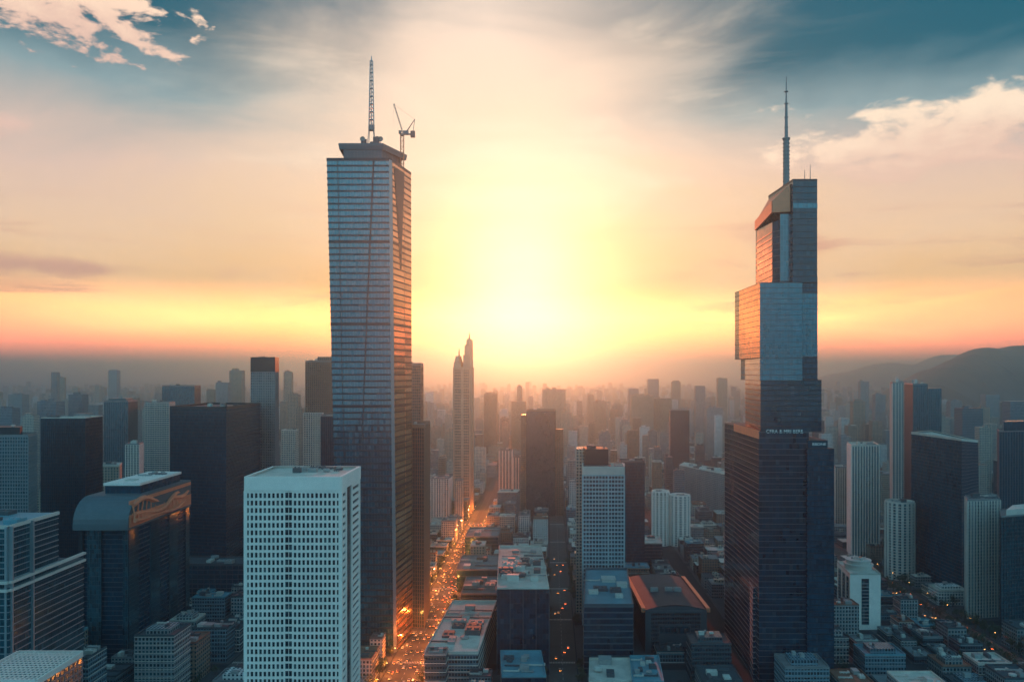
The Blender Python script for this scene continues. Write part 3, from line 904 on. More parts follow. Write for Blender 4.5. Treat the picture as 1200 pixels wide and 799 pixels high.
# ------------------------------------------------------------------ white gridded block: piers, spandrels, real window openings
def white_block():
    Yf = 400.0
    a, b = P(288, Yf), P(399, Yf)
    d = 44.0
    poly = [a, b, (b[0] + 1, Yf + d), (a[0] + 1, Yf + d)]
    zt = Z(561, Yf); zc = Z(574.5, Yf)
    claim(poly); c = mid(poly); o = (c[0], c[1], 0)
    root = thing('white_office_block', 'white concrete office block covered in a regular grid of small dark square windows', 'office block', o)
    m = MB(); m.prism(poly, 0, zt, False); m.build('wall', M['window_glass'], root, o)
    cols, fh = 22, 3.66
    W = b[0] - a[0]; bw = W / cols
    g = MB()
    rows = int(zc / fh)
    dark = (9, 10)                                       # the two darker bays near the middle
    for j in range(cols + 1):
        w = .85 if j not in (10,) else .22
        if j in (0, cols): w = 1.7
        x = a[0] + bw * j
        g.slab((x - w / 2, Yf), (x + w / 2, Yf), 0, zc, -.05, .62 if j not in (10,) else .3)
    for k in range(rows + 1):
        z = zc - k * fh
        for j in range(cols):
            hh = 1.25 if j not in dark else 1.0
            g.slab((a[0] + bw * j + .2, Yf), (a[0] + bw * (j + 1) - .2, Yf), z - hh, z, -.05, .58 if j not in dark else .28)
    # right flank: white piers, dark glazed slot, ribbed white end
    for t0, t1 in ((0, .06), (.22, .27), (.52, .57), (.94, 1.0)):
        p, q = lerp(poly[1], poly[2], t0), lerp(poly[1], poly[2], t1)
        g.slab(p, q, 0, zc + .05, -.05, .6)
    for k in range(rows + 1):
        z = zc - k * fh
        for t0, t1 in ((.055, .225), (.565, .945)):
            p, q = lerp(poly[1], poly[2], t0), lerp(poly[1], poly[2], t1)
            g.slab(p, q, z - 2.0, z, -.05, .5)
    for i in (2, 3):
        for k in range(rows + 1):
            g.slab(poly[i], poly[(i + 1) % 4], zc - k * fh - 1.4, zc - k * fh, -.05, .5)
    g.build('facade_grid', M['white_stone'], root, o)
    # parapet band
    f = MB()
    for i in range(4):
        f.slab(poly[i], poly[(i + 1) % 4], zc, zt + 1.2, -.7, .85)
    f.build('parapet', M['white_stone'], root, o)
    roof_part(poly, zt, 'roof_pale', root, o, 0)
    clutter([at(poly, .3, .55), at(poly, .9, .55), at(poly, .9, .97), at(poly, .3, .97)], zt, 11, 5, root, o, 1.6, 4.5, 2.6, ('unit_dark', 'unit_grey'), .03)
    # window panes: the hundred nearest the roofline are parts, the rest one mesh
    rest = MB(); n = 0; proto = None
    for k in range(rows):
        for j in range(cols):
            if j in dark: continue
            x0, x1 = a[0] + bw * j + .45, a[0] + bw * (j + 1) - .45
            z1 = zc - k * fh - 1.28; z0 = z1 - (fh - 1.32)
            if z0 < 2: continue
            if n < 100:
                if proto is None:
                    w = MB(); w.box(0, x1 - x0, -.10, -.02, 0, z1 - z0); w.slab((0, -.02), (x1 - x0, -.02), (z1 - z0) * .5 - .04, (z1 - z0) * .5 + .04, 0, .14, 1)
                    w.slab((0, -.02), (x1 - x0, -.02), 0, .12, 0, .3, 1)
                    proto = w.build('window', [M['window_glass'], M['mid_metal']], root)
                    ob = proto
                else:
                    ob = proto.copy(); COL.objects.link(ob); ob.parent = root
                ob.location = (x0 - o[0], Yf - o[1], z0)
                n += 1
            else:
                rest.slab((x0, Yf), (x1, Yf), z0, z1, .02, .10, 0)
                rest.slab((x0, Yf), (x1, Yf), (z0 + z1) / 2 - .04, (z0 + z1) / 2 + .04, .1, .16, 1)
    tag(rest.build('window', [M['window_glass'], M['mid_metal']], root, o), kind='stuff')
    HERO.append(('white gridded office block', c[0], c[1]))
white_block()

# ------------------------------------------------------------------ arched-roof office block with red roof truss
def arch_block():
    Yf, Yb = 680.0, 800.0
    xl, xr = X(93, Yf), X(150, Yf)
    xrb = xr + 3
    ze = Z(613, Yf)
    poly = [(xl, Yf), (xr, Yf), (xrb, Yb), (xl + 3, Yb)]
    claim(poly); c = mid(poly); o = (c[0], c[1], 0)
    root = thing('office_block', 'dark office block with rounded eaves, pale roof slab and tangled red roof truss', 'office block', o)
    m = MB(); m.prism(inset(poly, 1.5), 0, ze, False); m.build('wall', M['glass_dark'], root, o)
    g = MB()
    pin = inset(poly, 1.5)
    for z in range(6, int(ze), 4):
        g.slab(pin[1], pin[2], z, z + .8, 0, .3)
        g.slab(pin[0], pin[1], z, z + .5, 0, .15)
    g.build('facade_grid', M['mid_metal'], root, o)
    def pier(p, q, s0, s1, out, mat, z1=ze):
        m = MB(); m.slab(lerp(p, q, s0), lerp(p, q, s1), 0, z1, -1.0, out); m.build('pier', M[mat], root, o)
    pier(poly[0], poly[1], .0, .07, .4, 'dark_metal')
    pier(poly[0], poly[1], .18, .46, .9, 'glass_teal')
    pier(poly[0], poly[1], .90, 1.0, .4, 'glass_teal')
    for s0, s1 in ((.0, .14), (.33, .47), (.64, .78), (.93, 1.0)):
        pier(poly[1], poly[2], s0, s1, .9, 'glass_teal')
    # rounded eaves: quarter round along the front, flat behind
    zt = Z(580, 700)
    prof = []
    for k in range(9):
        a = math.pi / 2 * k / 8
        prof.append((Yf - 5 + 24 * (1 - math.cos(a)), ze + (zt - ze) * math.sin(a)))
    m = MB(); x0, x1 = xl - 3, xr + 2.2
    for (ya, za), (yb, zb) in zip(prof, prof[1:]):
        m.face([(x0, ya, za), (x1, ya, za), (x1 + .4, yb, zb), (x0 + .4, yb, zb)])
    m.face([(x0, prof[-1][0], zt), (x1, prof[-1][0], zt), (x1 + 3, Yb, zt), (x0 + 3, Yb, zt)])
    m.face([(x0, prof[0][0], ze - 5), (x1, prof[0][0], ze - 5), (x1, prof[0][0], ze), (x0, prof[0][0], ze)])
    m.face([(x0, Yb, ze - 5), (x1 + 3, Yb, ze - 5), (x1, prof[0][0], ze - 5), (x0, prof[0][0], ze - 5)])
    for xx, sgn in ((x1, 1), (x0, -1)):
        pts = [(xx, Yf - 5, ze - 5)] + [(xx, y, z) for y, z in prof] + [(xx + 3, Yb, zt), (xx + 3, Yb, ze - 5)]
        m.face(pts[::-1] if sgn > 0 else pts)
    m.face([(x1 + 3, Yb, ze - 5), (x0 + 3, Yb, ze - 5), (x0 + 3, Yb, zt), (x1 + 3, Yb, zt)])
    m.build('rounded_eaves', M['slate'], root, o)
    # top slab
    ys, ye = 708.0, 792.0
    tz = Z(566, ys)
    sp = [(X(121, ys), ys), (X(164, ys), ys), (X(164, ys) + 2, ye), (X(121, ys) + 2, ye)]
    m = MB(); m.prism(inset(sp, 1.5), zt, tz - 2.2, False); m.build('upper_storey', M['glass_dark'], root, o)
    m = MB(); m.prism(sp, tz - 2.2, tz); m.build('roof', M['white_stone'], root, o)
    clutter([at(sp, .1, .5), at(sp, .9, .5), at(sp, .9, .95), at(sp, .1, .95)], tz, 6, 8, root, o, 2.5, 7, 3.0, ('unit_grey', 'unit_dark'))
    m = MB(); m.box(sp[0][0] + 12, sp[0][0] + 20, ys + 14, ys + 24, tz, tz + 1.0); m.build('roof_hatch', M['roof_pale'], root, o)
    m = MB(); m.slab((xr + 2.2, Yf - 3), (xr + 4.6, Yb - 1), ze - 3, ze + 7, -.2, 1.2); m.slab((xr + 2.2, Yf - 3), (xr + 4.6, Yb - 1), ze + 16, ze + 19, -.2, 1.0)
    m.build('eaves_fascia', M['copper_red'], root, o)
    # red truss winding along the eaves of the long side: two looping chords with struts
    m = MB()
    def chord(ph, amp, y0, y1, x, z0, rad):
        pts = []
        for k in range(41):
            t = k / 40
            y = y0 + (y1 - y0) * t
            pts.append((x + 1.6 * math.sin(t * 9 + ph) , y, z0 + amp * (math.sin(t * 6.2 + ph) * .55 + math.sin(t * 11 + ph * 2) * .25)))
        for a, b in zip(pts, pts[1:]): m.tube(a, b, rad, n=6)
        return pts
    A = chord(0.3, 9, Yf + 2, Yb - 4, xr + 2.8, ze + 12, 2.3)
    B = chord(2.9, 7, Yf + 2, Yb - 4, xr + 4.0, ze + 7, 2.0)
    Cc = chord(1.4, 3, Yf - 2, Yb - 6, xr + 5.0, ze + 0.5, 1.6)
    for k in range(0, 41, 3):
        m.tube(A[k], B[k], .7); m.tube(B[k], Cc[k], .6)
    m.build('roof_truss', M['copper_red'], root, o)
    HERO.append(('arched-roof dark block', c[0], c[1]))
arch_block()

# ------------------------------------------------------------------ glass complex by the left edge, with a lower lattice roof
def glass_complex():
    Y0 = 470.0; xr = X(10, Y0)
    up = [(xr - 90, Y0), (xr, Y0), (xr + 2, 518), (xr - 88, 518)]
    lo = [(xr - 92, Y0 - 1.5), (xr + 1, Y0 - 1.5), (xr + 3.5, 546), (xr - 92, 546)]
    claim(lo); c = mid(lo); o = (c[0], c[1], 0)
    zt, zm = Z(617, Y0), Z(684, Y0)
    root = thing('glass_office_complex', 'teal glass office complex with horizontal blinds and a pale double ledge halfway up', 'office block', o)
    m = MB(); m.prism(lo, 0, zm - 2, True, 0, 1); m.build('lower_wall', [M['glass_teal'], M['roof_dark']], root, o)
    m = MB(); m.prism(up, zm - 2, zt, False); m.build('upper_wall', M['glass_teal'], root, o)
    g = MB(); grid(g, lo, 0, zm - 8, 4.0, 10, .5, .3, 0, 0); g.build('facade_grid', M['light_metal'], root, o)
    g = MB(); grid(g, up, zm + 2, zt, 3.3, 10, .5, .3, 0, 0); g.build('facade_grid', M['light_metal'], root, o)
    for z in (zm - 4.2, zm + .4):
        m = MB()
        for i in (0, 1): m.slab(lo[i], lo[i + 1], z, z + 1.5, -.5, 1.6)
        m.build('ledge', M['pale_stone'], root, o)
    m = MB()
    for t in (0.0, .4, ):
        p = lerp(up[1], up[2], t); q = lerp(up[1], up[2], t + .022)
        m.slab(p, q, 0, zt, -.2, 2.4)
    m.slab((up[1][0] - 1.2, Y0), up[1], 0, zt, -.2, 2.0)
    m.build('corner_post', M['light_metal'], root, o)
    m = MB(); m.slab(up[0], up[1], zt - 1.2, zt + .8, -.4, .8); m.slab(up[1], up[2], zt - 1.2, zt + .8, -.4, .8); m.build('cornice', M['pale_stone'], root, o)
    roof_part(up, zt, 'roof_teal', root, o, 0)
    clutter(up, zt, 9, 77, root, o, 4, 12, 2.6, ('roof_teal', 'unit_pale', 'unit_dark'), .05)
    clutter([at(lo, .3, .66), at(lo, .98, .66), at(lo, .98, .98), at(lo, .3, .98)], zm - 2, 3, 5, root, o, 3, 6, 3, ('unit_dark', 'unit_grey'))
    HERO.append(('teal glass complex', c[0], c[1]))
    # lattice-roofed pavilion tower in front
    Yn, Yq = 392.0, 432.0
    z = Z(763, Yq)
    pl = [(X(26, Yq) - 3, Yn), (X(96, Yq) - 1, Yn), (X(96, Yq), Yq), (X(26, Yq) - 2, Yq)]
    claim(pl); c = mid(pl); o = (c[0], c[1], 0)
    root = thing('lattice_roof_block', 'low teal block capped by a white lattice roof of small square cells', 'office block', o)
    m = MB(); m.prism(pl, 0, z - 2.5, True); m.build('wall', M['glass_teal'], root, o)
    g = MB(); grid(g, pl, 0, z - 2.5, 3.6, 4, .6, .3, .3, .3); g.build('facade_grid', M['light_metal'], root, o)
    m = MB()
    for k in range(16):
        t = k / 15
        a, b = lerp(pl[0], pl[1], t), lerp(pl[3], pl[2], t)
        m.slab(a, b, z - .5, z, -.22, .22)
        if k < 14:
            t = k / 13
            a, b = lerp(pl[0], pl[3], t), lerp(pl[1], pl[2], t)
            m.slab(a, b, z - .45, z + .03, -.2, .2)
    for i in range(4): m.slab(pl[i], pl[(i + 1) % 4], z - 2.6, z + .35, -.1, .8)
    m.build('lattice_roof', M['white_stone'], root, o)
glass_complex()

# ------------------------------------------------------------------ the other buildings one can tell apart
bd = building
# left side
bd('office_tower', 'dark tower with ragged rooftop plant behind the teal glass complex', 'office tower', quad((48, 850), (100, 850), (120, 887)), Z(490, 850),
   'glass_dark', 'dark_metal', 3.6, 2.2, .5, .2, .35, .35, units=9, seed=3, roof='roof_pale', par=1, short='dark ragged-topped tower', smin=4, smax=12, hmax=5)
bd('office_tower', 'grey office tower with fine window grid and dark sloping penthouse at the picture edge', 'office tower', quad((-34, 760), (33, 760), (43, 790)), Z(511, 760),
   'glass_grey', 'grey_stone', 3.4, 2.4, .9, .3, .6, .4, units=3, seed=4, short='grey gridded tower', pent=(9, 8, 'dark_metal'))
bd('apartment_tower', 'slim tan apartment tower wedged between the grey gridded tower and the dark tower', 'apartment tower', quad((30, 960), (43, 960), (44, 985)), Z(548, 960),
   'face_tan', None, units=1, seed=4, short='slim tan tower', roof='roof_pale')
bd('office_tower', 'broad black office tower with faint floor lines, above its own long podium', 'office tower', quad((199, 930), (265, 915), (305, 1035)), Z(479, 915),
   'glass_dark', 'dark_metal', 3.9, 3.0, .7, .3, 0, 0, units=5, seed=6, short='broad black tower', par=2.5, pm='dark_metal', roof='roof_dark')
bd('podium_block', 'long dark podium block at the foot of the broad black office tower', 'podium', quad((205, 868), (286, 868), (292, 905)), Z(662, 868),
   'glass_dark', 'mid_metal', 5, 6, .8, .4, .5, .4, units=4, seed=9, short='dark podium', roof='roof_dark', smin=4, smax=12)
bd('apartment_tower', 'grey apartment tower with close balcony lines beside the broad black tower', 'apartment tower', quad((170, 1300), (198, 1300), (205, 1335)), Z(472, 1300),
   'face_grey', 'pale_stone', 3.4, 4, 1.1, .5, .5, .4, units=3, seed=10, short='grey balcony tower')
bd('office_tower', 'teal slab tower with vertical fins behind the dark ragged-topped tower', 'office tower', quad((122, 1200), (150, 1200), (161, 1240)), Z(471, 1200),
   'glass_teal', 'mid_metal', 3.8, 3.2, .3, .2, .8, .5, units=3, seed=11, short='teal finned tower', par=2.5, pent=(5, 5, 'mid_metal'))
bd('apartment_block', 'small cream apartment block with upright ribs under the grey balcony tower', 'apartment block', quad((147, 1100), (163, 1100), (168, 1130)), Z(521, 1100),
   'face_cream', 'white_stone', 3.3, 3.5, .3, .2, .7, .5, units=2, seed=12, short='small ribbed cream block')
bd('apartment_block', 'squat tan block showing behind the arched-roof dark block', 'apartment block', quad((119, 1010), (140, 1010), (143, 1040)), Z(546, 1010),
   'face_tan', None, units=3, seed=13, short='squat tan block', roof='roof_pale')
bd('office_block', 'wide teal office block with flat top beyond the broad black tower', 'office block', quad((190, 1520), (228, 1520), (235, 1560)), Z(453, 1520),
   'glass_teal', 'dark_metal', 4, 4, .5, .2, .5, .3, units=3, seed=14, short='wide teal block', par=2.5)
r, o = bd('apartment_tower', 'slender grey tower with a dark cap and rooftop plant near the white block', 'apartment tower', quad((294, 1060), (322, 1050), (326.5, 1090)), Z(421, 1050),
   'face_grey', 'grey_stone', 3.6, 3.4, .5, .3, .5, .35, units=4, seed=15, short='slender dark-capped tower', cap=16, capmat='dark_metal', roof='roof_dark', par=3)
r, o = bd('office_tower', 'brown tower with stepped top and pale foot beside the tapered skyscraper', 'office tower', quad((358, 1210), (392, 1210), (394, 1250)), Z(424, 1210),
   'face_brick', 'brown_stone', 3.6, 3.2, .6, .3, .7, .4, units=4, seed=16, short='brown stepped tower', par=2)
tower_of(r, o, quad((372, 1214), (391, 1214), (392, 1244)), Z(424, 1210), Z(418, 1210), 'face_brick', 'upper_storey')
tower_of(r, o, quad((356, 1194), (378, 1194), (379, 1209)), 0, Z(484, 1194), 'face_cream', 'wing', 'pale_stone', bw=3.5, band=0, fin=.7, fout=.5)
bd('office_block', 'dark teal block squeezed between the brown tower and the tapered skyscraper', 'office block', quad((376, 930), (399, 930), (401, 960)), Z(488, 930),
   'glass_dark', 'dark_metal', 3.8, 2.6, .5, .2, .4, .4, units=2, seed=17, short='dark teal block')
# right of the tapered skyscraper
r, o = bd('office_block', 'dark bronze block with slanting top touching the tapered skyscraper on the avenue side', 'office block', quad((476, 800), (497, 796), (503.5, 862)), Z(501, 797),
   'glass_dark', 'brown_stone', 3.8, 2.4, .4, .2, .5, .5, units=3, seed=18, short='dark bronze block', par=3, pm='brown_stone')
bd('office_tower', 'plain brown slab tower rising directly behind the dark bronze block', 'office tower', quad((474, 1010), (493, 1010), (496, 1045)), Z(428, 1010),
   'glass_grey', 'brown_stone', 3.6, 2.4, .9, .3, .5, .3, units=2, seed=19, short='brown slab tower', par=3)
bd('apartment_block', 'pale ribbed block standing at the foot of the twin-spired tower', 'apartment block', quad((505, 1357), (526, 1357), (530, 1395)), Z(561, 1357),
   'face_cream', 'white_stone', 3.3, 4, .2, .2, 1.0, .6, units=4, seed=20, short='pale ribbed block')

def spired_tower():
    Y0 = 1440.0; s = Y0 / F
    poly = quad((531, Y0), (551, Y0), (554.5, 1482))
    claim(poly); c = mid(poly); o = (c[0], c[1], 0)
    root = thing('twin_spired_tower', 'slender pink-brown tower ending in one tall and one short spire', 'skyscraper', o)
    z1 = Z(432, Y0)
    m = MB(); m.prism(poly, 0, z1, True); m.build('wall', M['face_tan'], root, o)
    g = MB(); grid(g, poly, 0, z1, 5, 3.4, 1.6, .5, 0, 0)
    for s0, s1 in ((0, .08), (.44, .62), (.93, 1)):
        g.slab(lerp(poly[0], poly[1], s0), lerp(poly[0], poly[1], s1), 0, z1 + 3, -.1, 1.6)
    g.slab(lerp(poly[1], poly[2], 0), lerp(poly[1], poly[2], .3), 0, z1 + 3, -.1, 1.4)
    g.slab(lerp(poly[1], poly[2], .7), lerp(poly[1], poly[2], 1), 0, z1 + 3, -.1, 1.4)
    g.build('facade_grid', M['tan_stone'], root, o)
    a, b, d, e = poly
    def sub(s0, s1, za, zb, taper, name):
        q = [lerp(a, b, s0), lerp(a, b, s1), lerp(e, d, s1), lerp(e, d, s0)]
        cc = mid(q)
        m = MB(); m.loft([[(p[0], p[1], za) for p in q], [(lerp(p, cc, taper)[0], lerp(p, cc, taper)[1], zb) for p in q]])
        return m.build(name, M['tan_stone'], root, o)
    sub(.02, .46, z1, Z(424, Y0), .08, 'shoulder'); sub(.08, .36, Z(424, Y0), Z(417, Y0), .3, 'shoulder')
    sub(.58, 1, z1, Z(416, Y0), .03, 'shoulder'); sub(.66, 1, Z(416, Y0), Z(404, Y0), .05, 'shoulder'); sub(.76, 1, Z(404, Y0), Z(397, Y0), .15, 'shoulder')
    m = MB(); p = at(poly, .25, .5); m.tube((p[0], p[1], Z(418, Y0)), (p[0], p[1], Z(408, Y0)), 1.8, .5, 6); m.build('spire', M['tan_stone'], root, o)
    m = MB(); p = at(poly, .86, .5); m.tube((p[0], p[1], Z(398, Y0)), (p[0], p[1], Z(389, Y0)), 2.4, .6, 6); m.build('spire', M['tan_stone'], root, o)
    HERO.append(('twin-spired tower', c[0], c[1]))
spired_tower()
# centre
r, o = bd('office_tower', 'tall plain dark slab tower with narrower wings on both flanks in the orange haze', 'office tower', quad((617, 1414), (650, 1414), (651, 1450)), Z(482, 1414),
   'glass_grey', 'dark_metal', 3.9, 3, .5, .2, .35, .3, units=3, seed=21, short='tall plain dark slab', par=3, pm='brown_stone', roof='roof_pale')
tower_of(r, o, quad((610.5, 1424), (617, 1424), (617.5, 1445)), 0, Z(486, 1424), 'face_tan')
tower_of(r, o, quad((650.5, 1424), (660, 1424), (660.5, 1445)), 0, Z(503, 1424), 'face_brick')
r, o = bd('apartment_tower', 'white ribbed apartment tower beside the tall plain dark slab', 'apartment tower', quad((585, 1520), (600, 1520), (600.5, 1550)), Z(528, 1520),
   'face_grey', 'white_stone', 3.3, 5.5, .2, .2, 1.6, .8, units=2, seed=22, short='white ribbed tower')
bd('apartment_tower', 'lower white ribbed apartment tower touching the plain dark slab', 'apartment tower', quad((601.5, 1490), (614, 1490), (614.5, 1520)), Z(536, 1490),
   'face_grey', 'white_stone', 3.3, 5.5, .2, .2, 1.6, .8, units=2, seed=23, short='lower white ribbed tower')
bd('apartment_block', 'grey block with pale roof in front of the white ribbed towers', 'apartment block', quad((583, 1370), (606, 1370), (609, 1400)), Z(577, 1370),
   'face_blue', 'grey_stone', 3.3, 4, .6, .3, 0, 0, units=3, seed=24, short='grey pale-roofed block', roof='roof_pale')

def central_tower():
    Y0 = 805.0
    poly = quad((683, Y0), (731.5, Y0), (729.5, 840))
    claim(poly); c = mid(poly); o = (c[0], c[1], 0)
    root = thing('central_office_tower', 'pale-framed teal office tower with blank top band rising from a wide podium', 'office tower', o)
    zt = Z(548, Y0); zc = Z(556, Y0)
    m = MB(); m.prism(poly, 0, zt, False); m.build('wall', M['window_glass'], root, o)
    a, b = poly[0], poly[1]
    g = MB(); cols = 13; fh = 4.0; rows = int(zc / fh); W = b[0] - a[0]; bw = W / cols
    for j in range(cols + 1):
        w = .8 if j not in (0, 8, cols) else 1.5
        g.slab((a[0] + bw * j - w / 2, Y0), (a[0] + bw * j + w / 2, Y0), 0, zc, -.05, .5)
    for k in range(rows + 1):
        g.slab((a[0], Y0), (b[0], Y0), zc - k * fh - 1.5, zc - k * fh, -.05, .45)
    for i in (1, 2, 3):
        grid_p = [poly[i], poly[(i + 1) % 4]]
        for k in range(rows + 1): g.slab(grid_p[0], grid_p[1], zc - k * fh - 1.5, zc - k * fh, -.05, .45)
    g.build('facade_grid', M['teal_panel'], root, o)
    f = MB()
    for i in range(4): f.slab(poly[i], poly[(i + 1) % 4], zc, zt + 1.4, -.5, .7)
    f.build('parapet', M['pale_stone'], root, o)
    roof_part(poly, zt, 'roof_dark', root, o, 0)
    tower_of(root, o, quad((675, 845), (686, 845), (687, 875)), 0, Z(526, 845), 'face_cream', 'side_shaft')
    pp = [P(686, 830), P(713, 830), (X(713, 830), 858), (X(686, 830), 858)]
    m = MB(); m.prism(pp, zt - 4, Z(526, 830)); m.build('penthouse', M['dark_metal'], root, o)
    clutter(pp, Z(526, 830), 4, 31, root, o, 2.5, 6, 3)
    clutter([P(714, 812), P(730, 812), P(729, 836), P(713.5, 836)], zt, 4, 33, root, o, 2.5, 6, 5, ('unit_grey', 'unit_pale'))
    rest = MB(); n = 0; proto = None
    for k in range(rows):
        for j in range(cols):
            x0, x1 = a[0] + bw * j + .45, a[0] + bw * (j + 1) - .45
            z1 = zc - k * fh - 1.53; z0 = z1 - (fh - 1.56)
            if z0 < 60: continue
            if n < 100:
                if proto is None:
                    w = MB(); w.box(0, x1 - x0, -.1, -.02, 0, z1 - z0); w.slab((0, -.02), (x1 - x0, -.02), 0, .15, 0, .3, 1)
                    proto = ob = w.build('window', [M['window_glass'], M['mid_metal']], root)
                else:
                    ob = proto.copy(); COL.objects.link(ob); ob.parent = root
                ob.location = (x0 - o[0], Y0 - o[1], z0); n += 1
            else:
                rest.slab((x0, Y0), (x1, Y0), z0, z1, .02, .1)
    tag(rest.build('window', M['window_glass'], root, o), kind='stuff')
    HERO.append(('central teal office tower', c[0], c[1]))
central_tower()
bd('office_tower', 'plain black tower just beyond the central teal office tower', 'office tower', quad((727, 1000), (755.5, 1000), (753, 1030)), Z(542, 1000),
   'glass_dark', 'dark_metal', 3.8, 3, .5, .2, 0, 0, units=2, seed=34, short='plain black tower', roof='roof_dark', par=2)
bd('podium_block', 'wide dark podium with striped face and pale teal roof under the central teal tower', 'podium', quad((684, 673), (742, 673), (735, 797)), Z(710, 673),
   'glass_step', 'mid_metal', 5.0, 4, 1.1, .5, 0, 0, units=7, seed=35, short='striped podium', roof='roof_teal', smin=5, smax=15, hmax=4, par=2.0, pm='mid_metal')
bd('low_block', 'low pale-roofed entrance hall in front of the striped podium', 'hall', quad((690, 606), (741, 606), (738, 655)), 19,
   'face_dark', 'mid_metal', 4, 5, .7, .3, .5, .3, units=3, seed=36, short='low pale-roofed hall', roof='roof_pale', smin=4, smax=10)
bd('low_block', 'low block crowded with rooftop fans beside the low pale-roofed hall', 'low block', quad((741, 600), (778, 600), (772, 655)), 21,
   'face_dark', None, units=15, seed=37, short='fan-crowded low block', roof='roof_teal', smin=3, smax=7, hmax=3)

def vault_hall():
    Yf, Yb = 724.0, 838.0
    a, b = P(756, Yf), P(828, Yf)
    zw = Z(715, Yf); sx = SH * (Yb - Yf)
    poly = [a, b, (b[0] + sx * .3, Yb), (a[0] + sx * .3, Yb)]
    claim(poly); c = mid(poly); o = (c[0], c[1], 0)
    root = thing('vaulted_hall', 'broad exhibition hall with a low curved dark roof and framed front windows', 'hall', o)
    m = MB(); m.prism(poly, 0, zw, False); m.build('wall', M['face_dark'], root, o)
    m = MB(); N = 16; rise = 4
    R0, R1 = [], []
    for k in range(N + 1):
        t = k / N; h = rise * math.sin(math.pi * t) ** .7
        p, q = lerp((a[0] - 2, Yf - 2), (b[0] + 2, Yf - 2), t), lerp((poly[3][0] - 2, Yb + 1), (poly[2][0] + 2, Yb + 1), t)
        R0.append((p[0], p[1] + 5 * math.sin(math.pi * t), zw + h)); R1.append((q[0], q[1], zw + h))
    for k in range(N): m.face([R0[k], R0[k + 1], R1[k + 1], R1[k]])
    m.build('roof', M['roof_dark'], root, o)
    m = MB(); m.face([(a[0], Yf - .1, zw)] + [(p[0], Yf - .1, p[2]) for p in R0[1:-1]] [::-1][::-1] + [(b[0], Yf - .1, zw)])
    m.slab(a, b, zw - 2, zw, 0, 1.2)
    m.slab(a, lerp(a, b, .1), 0, zw - 2, 0, .8); m.slab(lerp(a, b, .9), b, 0, zw - 2, 0, .8)
    m.build('gable', M['mid_metal'], root, o)
    m = MB(); m.slab(lerp(a, b, .22), lerp(a, b, .74), 6, zw - 12, 0, .6); m.slab(lerp(a, b, .24), lerp(a, b, .72), zw - 20, zw - 14, .6, .8, 1)
    m.build('window', [M['mid_metal'], M['glass_teal']], root, o)
    m = MB()
    m.slab(poly[3], poly[0], zw - 1.5, zw + 2.2, -.4, 3.2); m.build('sunlit_edge', M['copper_red'], root, o)  # orange sunlight along the side edges painted as a red strip
    m = MB(); m.slab(poly[1], poly[2], zw - 1.5, zw + 2.2, -.4, 3.2); m.build('sunlit_edge', M['copper_red'], root, o)  # same painted sunlit edge on the other side
    for t in (.3, .55, .7):
        m = MB(); p = at(poly, t, .45); unit_mesh(m, p[0], p[1], zw + rise * .75, 7, 4, 4, 'plant'); m.build('rooftop_plant', M['unit_grey'], root, o)
    HERO.append(('vaulted hall', c[0], c[1]))
vault_hall()
bd('low_block', 'dark low block with sunlit flank behind the striped podium', 'low block', quad((736, 1030), (776, 1030), (772, 1075)), Z(637, 1030),
   'glass_dark', 'mid_metal', 4, 4, .6, .3, 0, 0, units=4, seed=38, short='dark low block', roof='roof_pale', smin=5, smax=14)

def round_tower(name, label, cat, px, Y, rad, ztop, core, rib, n=28, short=None, squash=1.0, ribs=True, units=2, seed=0):
    cx = X(px, Y); cyy = Y + rad
    poly = [(cx + rad * math.cos(2 * math.pi * i / n - math.pi / 2), cyy + rad * squash * math.sin(2 * math.pi * i / n - math.pi / 2)) for i in range(n)]
    claim(poly); o = (cx, cyy, 0)
    root = thing(name, label, cat, o)
    m = MB(); m.prism(poly, 0, ztop, False); m.build('wall', M[core], root, o)
    g = MB()
    for i in range(n):
        p, q = poly[i], poly[(i + 1) % n]
        if i % 2 == 0 and ribs: g.slab(p, q, 0, ztop, -.1, .9)
        else:
            for k in range(int(ztop / 3.4)): g.slab(p, q, k * 3.4, k * 3.4 + 1.0, -.1, .4)
    g.build('facade_grid', M[rib], root, o)
    roof_part(poly, ztop, 'roof_pale', root, o, 1.6, pm=rib)
    sq = [(cx - rad * .6, cyy - rad * .6), (cx + rad * .6, cyy - rad * .6), (cx + rad * .6, cyy + rad * .6), (cx - rad * .6, cyy + rad * .6)]
    clutter(sq, ztop, units, seed, root, o, 3, 7, 5)
    HERO.append((short, cx, cyy))
round_tower('apartment_tower', 'cream round ribbed apartment tower, first of the pair beyond the plain black tower', 'apartment tower', 776, 1170, 12.5, Z(577, 1170), 'face_cream', 'white_stone', short='first round cream tower', seed=3)
round_tower('apartment_tower', 'cream round ribbed apartment tower of the pair with the flatter wider roof', 'apartment tower', 799, 1165, 14.5, Z(582, 1165), 'face_grey', 'white_stone', short='wide-roofed round tower', seed=5)
bd('apartment_block', 'dark slab standing alone in the haze right of the central towers', 'office tower', quad((785.5, 1720), (808, 1720), (806, 1760)), Z(481, 1720),
   'glass_dark', 'dark_metal', 4, 4, .6, .2, 0, 0, units=1, seed=39, short='lone dark slab')
bd('apartment_block', 'long grey terrace block with lit rooftops running toward the stepped skyscraper', 'apartment block', [P(796, 1560), P(866, 1380), P(872, 1440), P(802, 1610)], Z(552, 1470),
   'face_grey', 'grey_stone', 3.3, 5, .4, .3, .8, .5, units=14, seed=40, short='long grey terrace', smin=5, smax=12, hmax=6, roof='roof_pale')
